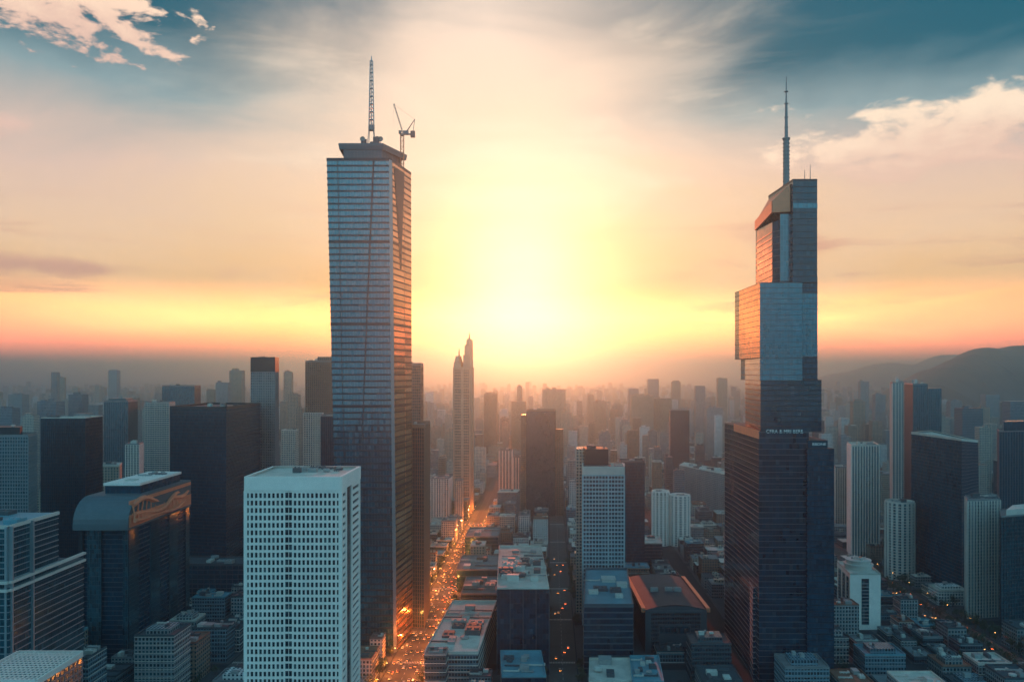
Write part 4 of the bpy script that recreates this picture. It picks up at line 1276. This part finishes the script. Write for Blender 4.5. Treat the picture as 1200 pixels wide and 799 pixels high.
# avenue blocks
bd('mall_block', 'dark blue-fronted mall block with a long pale cluttered roof beside the central street', 'mall', quad((582.5, 673), (643.5, 673), (634, 838)), Z(690, 673),
   'glass_step', 'dark_metal', 71, 10, 1.0, .3, .5, .4, units=46, seed=41, short='blue-fronted mall', roof='roof_pale', smin=4, smax=13, hmax=5, finmat='mid_metal')
bd('low_block', 'low block with white lattice roof frames in front of the blue-fronted mall', 'low block', quad((588, 600), (640, 600), (634, 655)), 25,
   'glass_step', 'mid_metal', 5, 5, .6, .3, 0, 0, units=10, seed=42, short='lattice-topped low block', roof='roof_teal', smin=4, smax=9, hmax=3, )
bd('mall_block', 'pale flat-roofed mall block with dark rooftop openings along the glowing avenue', 'mall', quad((497, 640), (560, 640), (582, 785)), 29,
   'face_blue', 'pale_stone', 5, 6, .8, .4, 0, 0, units=22, seed=43, short='pale avenue mall', roof='roof_pale', smin=5, smax=16, hmax=4.5)
bd('low_block', 'dark block with a blank wall just beyond the pale avenue mall', 'low block', quad((535, 942), (583, 942), (586, 1015)), Z(668, 942),
   'glass_dark', 'mid_metal', 6, 8, .5, .3, 0, 0, units=6, seed=44, short='dark blank-walled block', roof='roof_grey', smin=6, smax=16)
bd('low_block', 'long dark flat block with thin ledges, second beyond the pale avenue mall', 'low block', quad((545, 1116), (584, 1116), (587, 1180)), Z(629, 1116),
   'glass_dark', 'mid_metal', 5, 8, .8, .3, 0, 0, units=5, seed=45, short='dark ledged block', roof='roof_grey', smin=6, smax=16)
bd('low_block', 'long dark block with bare roof deck between pale mall and blank-walled block', 'low block', quad((540, 835), (583, 835), (586, 905)), 22,
   'face_dark', 'mid_metal', 5, 8, .8, .3, 0, 0, units=9, seed=46, short='bare-decked block', roof='roof_grey', smin=5, smax=14)
# right side
bd('apartment_tower', 'tan apartment tower half hidden behind the stepped skyscraper', 'apartment tower', quadl((979, 1310), (995, 1310), (977, 1340)), Z(548, 1310),
   'face_tan', 'pale_stone', 3.3, 4, .3, .2, .8, .5, units=2, seed=50, short='half-hidden tan tower')
bd('apartment_tower', 'tall white apartment tower with bold vertical ribs next to the stepped skyscraper', 'apartment tower', quadl((998, 1090), (1030, 1100), (993, 1140)), Z(523, 1090),
   'face_blue', 'white_stone', 3.3, 4.4, .25, .2, 1.3, .8, units=5, seed=51, short='white ribbed high-rise', roof='roof_pale', par=2)
bd('apartment_tower', 'grey-tan apartment tower in shade between the white ribbed high-rise and the twin teal tower', 'apartment tower', quadl((1031, 1400), (1050, 1400), (1028, 1440)), Z(556, 1400),
   'face_tan', None, units=4, seed=52, short='shaded grey-tan tower')
bd('apartment_tower', 'pale slab tower with rooftop masts joined beside the teal twin tower', 'apartment tower', quadl((1046, 1210), (1063, 1210), (1043, 1250)), Z(449, 1210),
   'face_grey', 'pale_stone', 3.3, 4, .3, .2, 1.0, .5, units=5, seed=53, short='pale masted slab', smin=2, smax=5, hmax=9)
r, o = bd('office_tower', 'teal twin tower with sunlit edge rising behind the slanted dark slab', 'office tower', quadl((1070, 1080), (1087, 1084), (1060, 1150)), Z(451, 1080),
   'glass_teal', 'mid_metal', 3.8, 2.6, .3, .2, .6, .5, units=4, seed=54, short='teal twin tower', par=2, hmax=7, smin=2, smax=5)
tower_of(r, o, quadl((1088, 1090), (1103, 1092), (1084, 1130)), 0, Z(455, 1090), 'glass_teal', 'wing', 'mid_metal', fin=.6, bw=2.6, band=.3, fout=.5)
def slant_slab():
    poly = [P(1068, 1010), P(1127, 905), P(1146, 985), P(1092, 1075)]
    claim(poly); c = mid(poly); o = (c[0], c[1], 0)
    root = thing('slanted_slab_block', 'wide charcoal slab building with blank skin and gently sloping roofline', 'office block', o)
    zs = [Z(507, 1010), Z(515, 905), Z(517, 985), Z(505, 1075)]
    b2 = [P(1068, 1010), P(1127, 905), P(1149, 985), P(1092, 1075)]
    m = MB(); m.loft([[(p[0], p[1], 0) for p in b2], [(p[0], p[1], z) for p, z in zip(poly, zs)]], False); m.build('wall', M['glass_dark'], root, o)
    m = MB(); m.face([(p[0], p[1], z - .8) for p, z in zip(poly, zs)])
    for i in range(4):
        j = (i + 1) % 4
        m.slab(poly[i], poly[j], zs[i] - 1.5, zs[i] + 1.2, -.8, .4, 0, zs[j] - 1.5, zs[j] + 1.2)
    m.build('roof', M['roof_pale'], root, o)
    g = MB()
    for k in range(1, 44):
        t = k / 44
        R = [lerp(a, b, t) for a, b in zip(b2, poly)]
        for i in (0, 1):
            j = i + 1
            g.slab(R[i], R[j], zs[i] * t, zs[i] * t + .35, -.05, .15, 0, zs[j] * t, zs[j] * t + .35)
    g.build('facade_grid', M['dark_metal'], root, o)
    clutter(poly, min(zs) - .5, 9, 55, root, o, 3, 8, 4.5)
    HERO.append(('slanted dark slab', c[0], c[1]))
slant_slab()
round_tower('apartment_tower', 'round-cornered apartment tower with one sunlit ribbed side below the slanted dark slab', 'apartment tower', 1062, 975, 16.5, Z(590, 977), 'face_blue', 'pale_stone', n=36, short='round-cornered tower', seed=6, units=4)

def banded_block():
    Y0 = 790.0
    poly = quadl((996, Y0), (1032, Y0), (981, 842))
    z1 = Z(673, Y0)
    r, o = bd('apartment_block', 'white block with dark central window strip and round rooftop drum', 'office block', poly, z1, 'white_stone', None,
              units=0, short='white drum-topped block', roof='roof_pale', par=1.4)
    a, b = poly[0], poly[1]
    m = MB()
    for s0, s1 in ((.38, .62),):
        m.slab(lerp(a, b, s0), lerp(a, b, s1), 5, z1 - 4, -.2, .25, 0)
        for k in range(int((z1 - 9) / 3.3)): m.slab(lerp(a, b, s0), lerp(a, b, s1), 5 + k * 3.3, 5.9 + k * 3.3, .2, .5, 1)
    for s0, s1 in ((.12, .3), (.45, .62), (.76, .9)):
        p, q = lerp(poly[3], poly[0], s0), lerp(poly[3], poly[0], s1)
        m.slab(p, q, 5, z1 - 4, -.2, .25, 0)
        for k in range(int((z1 - 9) / 3.3)): m.slab(p, q, 5 + k * 3.3, 5.9 + k * 3.3, .2, .5, 1)
    m.build('window_strip', [M['window_glass'], M['grey_stone']], r, o)
    c = mid(poly)
    m = MB()
    for (rad, za, zb) in ((13, 0, 4.2), (14.2, 4.2, 5.4), (11.5, 5.4, 8.5), (12.4, 8.5, 9.3)):
        m.prism([(c[0] + rad * math.cos(i * .2618), c[1] + rad * math.sin(i * .2618)) for i in range(24)], z1 + za, z1 + zb)
    m.build('roof_drum', M['pale_stone'], r, o)
    clutter([(c[0] - 9, c[1] - 9), (c[0] + 9, c[1] - 9), (c[0] + 9, c[1] + 9), (c[0] - 9, c[1] + 9)], z1 + 9.3, 6, 57, r, o, 2, 5, 2.5, ('copper_red', 'unit_grey', 'unit_pale'))
banded_block()
bd('apartment_tower', 'pale apartment tower with one sunlit flank behind the grey ribbed tower', 'apartment tower', quadl((1108, 1020), (1138, 1024), (1099, 1075)), Z(583, 1020),
   'face_blue', 'pale_stone', 3.3, 4, .8, .4, .9, .6, units=6, seed=58, short='pale sunlit-flanked tower', roof='roof_pale')
bd('apartment_tower', 'grey apartment tower with many deep vertical ribs near the right edge', 'apartment tower', quadl((1134, 825), (1172, 832), (1131, 858)), Z(587, 825),
   'face_grey', 'pale_stone', 3.3, 3.6, .2, .2, 1.1, .8, units=6, seed=59, short='grey deep-ribbed tower', roof='roof_grey')
bd('office_block', 'dark glass office block with set back plant storey at the right edge', 'office block', quadl((1173, 770), (1235, 790), (1172, 810)), Z(606, 770),
   'glass_teal', 'dark_metal', 3.8, 3.4, .5, .3, .5, .3, units=3, seed=60, short='dark glass edge block', roof='roof_grey', pent=(8, 6, 'pale_stone'))
bd('office_tower', 'dark teal tower with paler finned crown at the right edge', 'office tower', quadl((1171, 1150), (1230, 1165), (1169, 1200)), Z(506, 1150),
   'glass_dark', 'mid_metal', 3.8, 4.4, .3, .2, 1.0, .6, units=3, seed=61, short='dark teal finned tower', pent=(9, 14, 'glass_dark'))

# ------------------------------------------------------------------ the rest of the city
rng = random.Random(2024)
CAND = []          # (x, y, w, d, h, tone)
TONES = {'face_cream': 'cream', 'face_grey': 'grey', 'face_tan': 'tan', 'face_brick': 'brick red', 'face_blue': 'blue-grey', 'face_dark': 'charcoal', 'face_white': 'whitish'}
TW = [('face_cream', 3), ('face_grey', 5), ('face_tan', 4), ('face_brick', 1.6), ('face_blue', 3), ('face_dark', 2), ('face_white', 2)]
def tone(r): return r.choices([t[0] for t in TW], [t[1] for t in TW])[0]

def free(x, y, w, d, pad=1.5):
    a, b, c, e = x - w / 2 - pad, x + w / 2 + pad, y - d / 2 - pad, y + d / 2 + pad
    return not any(a < f[1] and b > f[0] and c < f[3] and e > f[2] for f in FOOT)

for ua, ub, va, vb in blocks:
    if va < 560: continue
    nu = (3 if va < 690 else 4) if ub - ua > 95 else (2 if va < 690 else 3)
    nv = 3 if va < 690 else 4
    for i in range(nu):
        for j in range(nv):
            lw, ld = (ub - ua) / nu, (vb - va) / nv
            w, d = lw * rng.uniform(.66, .93), ld * rng.uniform(.68, .95)
            u, v = ua + lw * (i + .5) + rng.uniform(-.03, .03) * lw, va + ld * (j + .5)
            x, y = S(u, v)
            if abs(x / y) > .70 or rng.random() < .05: continue
            q = rng.random()
            if -125 < u < 300 and v < 1330:
                h = min(34, rng.lognormvariate(math.log(15), .42))
            elif u >= 300:
                h = min(30, rng.lognormvariate(math.log(12), .45))
                if v > 900 and q < .10 and u > 470: h = rng.uniform(45, 80)
            elif u < -262:
                h = min(50, rng.lognormvariate(math.log(21), .5))
                if v > 1050 and q < .16: h = rng.uniform(60, 105)
            else:
                h = min(36, rng.lognormvariate(math.log(17), .4))
            if v > 1330 and q < .13: h = rng.uniform(50, 95); w *= .7; d *= .7
            if h > 40: w, d = min(w, 30), min(d, 30)
            if not free(x, y, w, d):
                w *= .55; d *= .55
                if not free(x, y, w, d): continue
            tn = tone(rng)
            if abs(x) > 230 and y < 950 and tn in ('face_cream', 'face_white', 'face_tan') and rng.random() < .75: tn = rng.choice(('face_dark', 'face_blue', 'face_grey'))
            CAND.append((x, y, w, d, max(6, h), tn, rng.random()))
y = 1830.0
while y < 9500:
    step = 44 + (y - 1800) * .011
    x = -.66 * y
    while x < .66 * y:
        st = step * rng.uniform(.8, 1.25)
        xx, yy = x + st / 2, y + rng.uniform(-.2, .2) * step
        x += st
        k = mnoise.noise(Vector((xx / 900, yy / 900, 2.2)))
        if abs(((xx - SH * yy) + 122)) < 24 or abs((xx - SH * yy) - 394) < 20 or abs((xx - SH * yy) - 10) < 15: continue
        if rng.random() < .08: continue
        h = min(42, rng.lognormvariate(math.log(20), .4))
        w = st * rng.uniform(.45, .85); d = step * rng.uniform(.5, .85)
        if rng.random() < .24 + .34 * max(0, k) + min(.10, (y - 1800) / 30000):
            h = rng.uniform(60, 120) + 60 * max(0, k) + (rng.uniform(0, 60) if rng.random() < .12 else 0)
            w = rng.uniform(14, 26) + .0015 * y; d = rng.uniform(14, 24)
        if xx > 500 and 3700 < yy < 5100 and xx / yy > .48: continue
        if free(xx, yy, w, d): CAND.append((xx, yy, w, d, h, rng.choice(('face_cream', 'face_white', 'face_tan', 'face_grey', 'face_cream')) if rng.random() < .6 else tone(rng), rng.random()))
    y += step
# hazy towers one can make out behind the centre and at both sides: (pixel, top, width px, distance, material)
for px, top, wpx, Y, mt in [(575, 461, 15, 2450, 'face_brick'), (608, 470, 17, 2650, 'face_tan'), (609, 452, 6, 2660, 'face_tan'), (649, 456, 27, 2500, 'face_tan'), (664, 483, 12, 2300, 'face_tan'),
        (752, 463, 26, 2700, 'face_tan'), (776, 466, 20, 2720, 'face_tan'), (742, 455, 12, 3000, 'face_grey'), (765, 444, 13, 3300, 'face_grey'), (792, 447, 10, 3400, 'face_tan'),
        (820, 452, 11, 2900, 'face_grey'), (846, 443, 11, 3200, 'face_tan'), (836, 477, 18, 2350, 'face_grey'), (703, 470, 14, 3000, 'face_tan'), (723, 474, 12, 3100, 'face_grey'),
        (1012, 447, 10, 2700, 'face_grey'), (1030, 462, 12, 2300, 'face_grey'), (1005, 470, 14, 2100, 'face_tan'), (1135, 478, 24, 1700, 'face_blue'), (1118, 470, 13, 2300, 'face_grey'),
        (1160, 462, 16, 2400, 'face_grey'), (1190, 470, 22, 1900, 'face_blue'), (1100, 486, 12, 1900, 'face_cream'), (1152, 500, 14, 1550, 'face_cream'),
        (65, 436, 7, 3000, 'face_grey'), (73, 442, 6, 3100, 'face_tan'), (134, 434, 10, 2800, 'face_grey'), (92, 462, 16, 2000, 'face_blue'), (60, 470, 22, 1900, 'face_blue'), (22, 462, 16, 2200, 'face_grey'),
        (36, 486, 14, 1650, 'face_cream'), (98, 484, 16, 1700, 'face_grey'), (10, 478, 18, 1800, 'face_blue'), (112, 474, 12, 1900, 'face_grey'), (278, 434, 14, 2300, 'face_tan'), (262, 448, 14, 2200, 'face_grey'), (248, 456, 9, 2400, 'face_tan'),
        (338, 436, 9, 2400, 'face_tan'), (345, 462, 12, 2000, 'face_tan'), (340, 504, 16, 1450, 'face_cream'), (333, 470, 8, 2200, 'face_tan'), (352, 478, 9, 1800, 'face_tan'), (158, 466, 9, 2100, 'face_tan'), (512, 500, 12, 2300, 'face_tan')]:
    w = wpx * Y / F
    CAND.append((X(px, Y), Y, w, w * .8, Z(top, Y), mt, rng.random()))
    claim([(X(px, Y) - w / 2, Y - w / 2), (X(px, Y) + w / 2, Y + w / 2)])

# how much of each shows (coarse depth-sorted mask), so that the ones that show largest stand as things of their own
GW, GH = 480, 320
mask = [bytearray(GW) for _ in range(GH)]
def rect(x0, x1, y0, y1, zt):
    px = [600 + x / yq * F for x in (x0, x1) for yq in (y0, y1)]
    pt = min(HZ - (zt - CAMH) / y0 * F, HZ - (zt - CAMH) / y1 * F)
    pb = HZ + CAMH / y0 * F
    return (max(0, int(min(px) * GW / 1200)), min(GW, int(max(px) * GW / 1200) + 1), max(0, int(pt * GH / 799)), min(GH, int(pb * GH / 799)))
items = []
for o in list(COL.objects):
    if o.type == 'MESH' and o.parent is not None and o.get('kind') != 'stuff':
        r0 = o.parent if o.parent.parent is None else o.parent.parent
        bb = [Vector(b) + r0.location for b in o.bound_box]
        xs, ys, zs = [b[0] for b in bb], [b[1] for b in bb], [b[2] for b in bb]
        if min(ys) > 50: items.append((min(ys), None, rect(min(xs), max(xs), min(ys), max(ys), max(zs))))
for k, (x, yq, w, d, h, tn, rv) in enumerate(CAND):
    (yq - d / 2 > 60) and items.append((yq - d / 2, k, rect(x - w / 2, x + w / 2, yq - d / 2, yq + d / 2, h)))
items.sort(key=lambda t: t[0])
SHOW = {}
for _, k, (a, b, c, e) in items:
    if b <= a or e <= c: continue
    n = 0
    for r in range(c, e):
        row = mask[r]
        if k is not None: n += row.count(0, a, b)
        row[a:b] = b'\x01' * (b - a)
    if k is not None and n: SHOW[k] = n
order = sorted(SHOW, key=lambda k: -SHOW[k])
NEARSHOW = set(order[:230])

used = set(o['label'] for o in COL.objects if 'label' in o)
def describe(x, yq, h, tn, nun, bare, low):
    fl = max(2, round(h / 3.3))
    best = sorted(HERO, key=lambda t: (t[1] - x) ** 2 + (t[2] - yq) ** 2)
    form = ('tower' if h > 45 else 'mid-rise' if h > 22 else 'low block')
    roofw = 'flat bare roof' if nun == 0 else ('one roof unit' if nun == 1 else '%s roof units' % ['', '', 'two', 'three', 'four', 'five', 'six', 'seven', 'eight', 'nine'][min(nun, 9)])
    for e in best[:6]:
        dx, dy = x - e[1], yq - e[2]
        rel = ('beyond' if dy > 0 else 'in front of') if abs(dy) > abs(dx) else ('right of' if dx > 0 else 'left of')
        for txt in ('%s %s with %s %s the %s' % (TONES[tn], form, roofw, rel, e[0]),
                    '%s %d-storey %s with %s %s the %s' % (TONES[tn], fl, form, roofw, rel, e[0])):
            if txt not in used and len(txt.split()) <= 16:
                used.add(txt); return txt
    k = 2
    while True:
        txt = '%s %d-storey %s well %s the %s, number %d outward' % (TONES[tn], fl, form, rel, best[0][0], k)
        if txt not in used: used.add(txt); return txt
        k += 1

far = MB(); FM = list(TONES) + ['roof_pale', 'roof_grey', 'roof_red', 'roof_dark']
def shape(mb, x, yq, w, d, h, mi, ri, r, o=(0, 0), off=0.0):
    sh = SH * d / 2
    q = [(x - w / 2 - sh, yq - d / 2), (x + w / 2 - sh, yq - d / 2), (x + w / 2 + sh, yq + d / 2), (x - w / 2 + sh, yq + d / 2)]
    mb.prism(q, 0, h, True, mi, ri)
    return q
for k, (x, yq, w, d, h, tn, rv) in enumerate(CAND):
    r = random.Random(k * 7 + 1)
    roofm = r.choices(['roof_pale', 'roof_grey', 'roof_red', 'roof_dark', 'roof_teal'], [4, 4, 1.3, 1, .5] if (yq > 950 or abs(x) < 230) else [.5, 2, .6, 4, 2.6])[0]
    nm = 'apartment_tower' if h > 45 else ('apartment_block' if h > 22 else 'low_block')
    ct = {'apartment_tower': 'apartment tower', 'apartment_block': 'apartment block', 'low_block': 'low block'}[nm]
    if k in NEARSHOW:
        o = (x, yq, 0)
        if yq < 1500:
            nun = (r.randint(4, 9) if yq < 1000 else r.randint(2, 6)) if w > 14 else r.randint(1, 3)
            root = thing(nm, None, ct, o)
            m = MB(); q = shape(m, x, yq, w, d, h, 0, 0, r); m.f.pop(); m.mi.pop(); m.uv = m.uv[:-4]; m.v = m.v[:-4]
            m.build('wall', M[tn], root, o)
            if yq < 1000:
                g = MB(); n = max(1, round(h / 6.6)); grid(g, q, 0, h, h / n, 99, .5, .35, 0, 0)
                g.build('ledge', M[r.choice(['pale_stone', 'grey_stone', 'mid_metal'])], root, o)
            roof_part(q, h, roofm, root, o, r.uniform(.8, 1.6), .45)
            before = len(root.children)
            up = h
            if r.random() < .3 and w > 18:
                s = inset(q, min(w, d) * .22)
                m = MB(); m.prism(s, h, h + 4); m.build('penthouse', M[tn], root, o)
                clutter(s, h + 4, max(1, nun // 2), k, root, o, 2, 5, 3)
            else:
                clutter(q, h, nun, k, root, o, 2.2, min(9, w * .3), 3.6)
            nun = len(root.children) - before
            root['label'] = describe(x, yq, h, tn, nun, False, h < 22)
        else:
            m = MB(); q = shape(m, x, yq, w, d, h, 0, 1, r)
            nun = r.randint(0, 3)
            for i in range(nun):
                p = at(q, .25 + .25 * i, r.uniform(.2, .6)); unit_mesh(m, p[0], p[1], h, w * .16 + 2, d * .2 + 2, r.uniform(2.5, 6), 'hut')
            ob = m.build(nm, [M[tn], M[roofm]], None, o); ob.location = o
            tag(ob, describe(x, yq, h, tn, nun, False, h < 22), ct)
    else:
        mi = FM.index(tn); ri = 7 + (r.choice((0, 0, 0, 1, 1, 2, 3)) if yq > 560 else 3)
        q = shape(far, x, yq, w, d, h, mi, ri, r)
        for i in range(r.randint(1, 3) if yq < 4500 else 1):
            p = at(q, r.uniform(.2, .8), r.uniform(.15, .7)); s = r.uniform(.1, .24)
            unit_mesh(far, p[0], p[1], h, w * s + 1, d * s + 1, r.uniform(2, 5.5), 'box')
tag(far.build('distant_city', [M[n] for n in FM]), 'hazy mass of countless blocks filling the plain to the horizon', kind='stuff')

# ------------------------------------------------------------------ street trees
def tree_meshes(seed):
    r = random.Random(seed)
    t = MB()
    t.tube((0, 0, 0), (.1, .05, 3.2), .28, .2, 7); t.tube((.1, .05, 3.2), (.2, .3, 6), .2, .08, 6)
    for k in range(5):
        a = k * 1.26 + r.random(); t.tube((.1, .05, 2.8 + k * .3), (1.9 * math.cos(a), 1.9 * math.sin(a), 5 + r.random() * 1.6), .12, .04, 5)
    c = MB()
    cl = [(Vector((r.gauss(0, 1.5), r.gauss(0, 1.5), 5.8 + r.gauss(0, 1.25))), r.uniform(.9, 1.7)) for _ in range(13)]
    for ctr, rad in cl:
        for _ in range(34):
            d = Vector((r.gauss(0, 1), r.gauss(0, 1), r.gauss(0, 1))).normalized() * rad * r.uniform(.6, 1.05)
            p = ctr + d; u = Vector((r.gauss(0, 1), r.gauss(0, 1), r.gauss(0, 1))).normalized(); v = u.orthogonal().normalized(); s = r.uniform(.22, .46)
            c.face([tuple(p + u * s), tuple(p + v * s * .7), tuple(p - u * s), tuple(p - v * s * .7)])
    return t, c
TREES = []
for sd in (1, 2, 3):
    t, c = tree_meshes(sd)
    a, b = t.build('trunk', M['bark']), c.build('crown', M['leaf'])
    TREES.append((a.data, b.data)); bpy.data.objects.remove(a); bpy.data.objects.remove(b)
def tree(x, yq, label, group, r):
    a, b = r.choice(TREES)
    root = thing('street_tree', label, 'tree', (x, yq, .13), group)
    root.rotation_euler.z = r.uniform(0, 6.3); s = r.uniform(.85, 1.45); root.scale = (s, s, s * r.uniform(.9, 1.1))
    for nm, me in (('trunk', a), ('crown', b)):
        ob = bpy.data.objects.new(nm, me); COL.objects.link(ob); ob.parent = root
tr = random.Random(9)
for u0, w, v0, v1, st, lab in ((-122, 17, 600, 1150, 13, 'small dark street tree lining the glowing avenue'), (10, 13, 620, 1100, 15, 'small dark street tree lining the central street'),
                               (394, 20, 660, 1150, 12, 'small dark street tree lining the wide boulevard beside the white drum-topped block')):
    for sgn in (-1, 1):
        v = v0
        while v < v1:
            x, yq = S(u0 + sgn * (w + 1.8), v + tr.uniform(-2, 2))
            if abs(x / yq) < .64 and free(x, yq, 2, 2, .3) and tr.random() < .8: tree(x, yq, lab, lab.replace('small dark street tree lining', 'street trees lining'), tr)
            v += st
# planted median of the boulevard
v = 650
while v < 1000:
    x, yq = S(394 + tr.uniform(-2, 2), v); v += 9
    if abs(x / yq) < .64: tree(x, yq, 'small dark tree on the planted strip down the middle of the boulevard', 'trees on the boulevard median', tr)

for _ in range(900):
    x, yq = tr.uniform(-480, 520), tr.uniform(610, 980)
    if abs(x / yq) > .63 or (-150 < x < 260 and tr.random() < .6): continue
    u = x - SH * yq
    if any(abs(u - su) < sw + 1 for su, sw in STREETS) or any(abs(yq - c) < 8 for c in CROSS): continue
    if not free(x, yq, 3, 3, .2) or any(abs(x - c[0]) < c[2] / 2 + 1.5 and abs(yq - c[1]) < c[3] / 2 + 1.5 for c in CAND if abs(c[1] - yq) < 60): continue
    tree(x, yq, 'small dark tree standing in a yard between the low blocks', 'trees in the yards between low blocks', tr)
    if len([1 for o in COL.objects if o.get('group') == 'trees in the yards between low blocks']) > 95: break

# ------------------------------------------------------------------ traffic and street lamps
def car_mesh(paint):
    m = MB()
    prof = [(-2.2, .35), (2.2, .35), (2.25, .75), (2.0, .9), (1.0, .98), (.35, 1.42), (-1.2, 1.45), (-1.9, 1.0), (-2.25, .95)]
    for sx in (-1, 1):
        pts = [(sx * .88, yq, z) for yq, z in prof]
        m.face(pts if sx > 0 else pts[::-1], None, 0)
    n = len(prof)
    for i in range(n):
        (ya, za), (yb, zb) = prof[i], prof[(i + 1) % n]
        glassy = i in (4, 6)
        m.face([(-.88, ya, za), (.88, ya, za), (.88, yb, zb), (-.88, yb, zb)][::-1], None, 1 if glassy else 0)
    for sx in (-1, 1):
        m.face([(sx * .89, .25, 1.36), (sx * .89, .85, 1.0), (sx * .89, -1.75, 1.0), (sx * .89, -1.15, 1.38)], None, 1)
        for yq in (-1.35, 1.35): m.tube((sx * .7, yq, .33), (sx * .92, yq, .33), .33, .33, 10, 2)
        m.face([(sx * .8, 2.27, .62), (sx * .35, 2.27, .62), (sx * .35, 2.22, .82), (sx * .8, 2.22, .82)], None, 3)
        m.face([(sx * .85, -2.26, .7), (sx * .3, -2.26, .7), (sx * .3, -2.26, .92), (sx * .85, -2.26, .92)], None, 4)
    o = m.build('parked_car', [M[paint], M['car_glass'], M['tyre'], M['head_light'], M['tail_light']])
    me = o.data; bpy.data.objects.remove(o)
    return me
CARS = [car_mesh(p) for p in ('car_white', 'car_black', 'car_silver', 'car_red', 'car_silver', 'car_white')]
cr = random.Random(4)
for u0, lanes, v0, v1, gap, lab, grp in ((-122, (3.0, 6.4, 9.8, 13.0), 560, 1350, 24, 'car with lit lamps in the traffic on the glowing avenue', 'cars on the glowing avenue'),
                                        (10, (2.2, 5.6), 640, 1100, 110, 'car with lit lamps on the central street', 'cars on the central street'),
                                        (394, (5, 9, 13), 640, 1000, 60, 'car with lit lamps on the wide boulevard', 'cars on the boulevard')):
    for sgn in (-1, 1):
        for ln in lanes:
            v = v0 + cr.uniform(0, gap)
            while v < v1:
                x, yq = S(u0 + sgn * ln, v)
                if abs(x / yq) < .63 and yq > 645:
                    ob = bpy.data.objects.new('car', cr.choice(CARS)); COL.objects.link(ob)
                    ob.location = (x, yq, .015); ob.rotation_euler.z = -math.atan(SH) + (0 if sgn > 0 else math.pi)
                    tag(ob, lab, 'car', grp)
                v += gap * cr.uniform(.45, 1.7)
pm = MB(); pm.tube((0, 0, 0), (0, 0, 9.5), .14, .08, 8); pm.tube((0, 0, 0), (0, 0, .5), .25, .2, 8); po = pm.build('pole', M['steel'])
am = MB(); am.tube((0, 0, 9.4), (1.2, 0, 10.1), .06, .05, 6); am.tube((1.2, 0, 10.1), (2.6, 0, 10.2), .05, .05, 6); ao = am.build('arm', M['steel'])
hm = MB(); hm.box(2.3, 3.5, -.28, .28, 10.12, 10.32); hm.face([(2.35, -.25, 10.11), (2.35, .25, 10.11), (3.45, .25, 10.11), (3.45, -.25, 10.11)], None, 1)
hm.loft([[(2.5, -.2, 9.96), (3.3, -.2, 9.96), (3.3, .2, 9.96), (2.5, .2, 9.96)], [(2.35, -.26, 10.12), (3.45, -.26, 10.12), (3.45, .26, 10.12), (2.35, .26, 10.12)]], True, 1)
ho = hm.build('lamp_head', [M['steel'], M['lamp_glow']])
LP = [(n, ob.data) for n, ob in (('pole', po), ('arm', ao), ('lamp_head', ho))]
for ob in (po, ao, ho): bpy.data.objects.remove(ob)
for u0, w, v0, v1, st, lab, grp in ((-122, 17, 600, 1500, 36, 'glowing street lamp along the avenue of lit traffic', 'street lamps of the glowing avenue'),
                                    (394, 20, 660, 1060, 45, 'glowing street lamp along the wide boulevard', 'street lamps of the boulevard')):
    for sgn in (-1, 1):
        v = v0
        while v < v1:
            x, yq = S(u0 + sgn * (w - .2), v); v += st
            if abs(x / yq) > .63: continue
            root = thing('street_lamp', lab, 'street lamp', (x, yq, .1), grp)
            root.rotation_euler.z = 0 if sgn < 0 else math.pi
            for n, me in LP:
                ob = bpy.data.objects.new(n, me); COL.objects.link(ob); ob.parent = root
            if u0 == -122:                               # the avenue lamps are lit
                ld = bpy.data.lights.get('lamp_light') or bpy.data.lights.new('lamp_light', 'POINT')
                ld.energy = 15000; ld.color = (1.0, 0.22, 0.035); ld.shadow_soft_size = 0.4
                lo = bpy.data.objects.new('lamp_light', ld); COL.objects.link(lo); lo.parent = root; lo.location = (2.9, 0, 9.6)
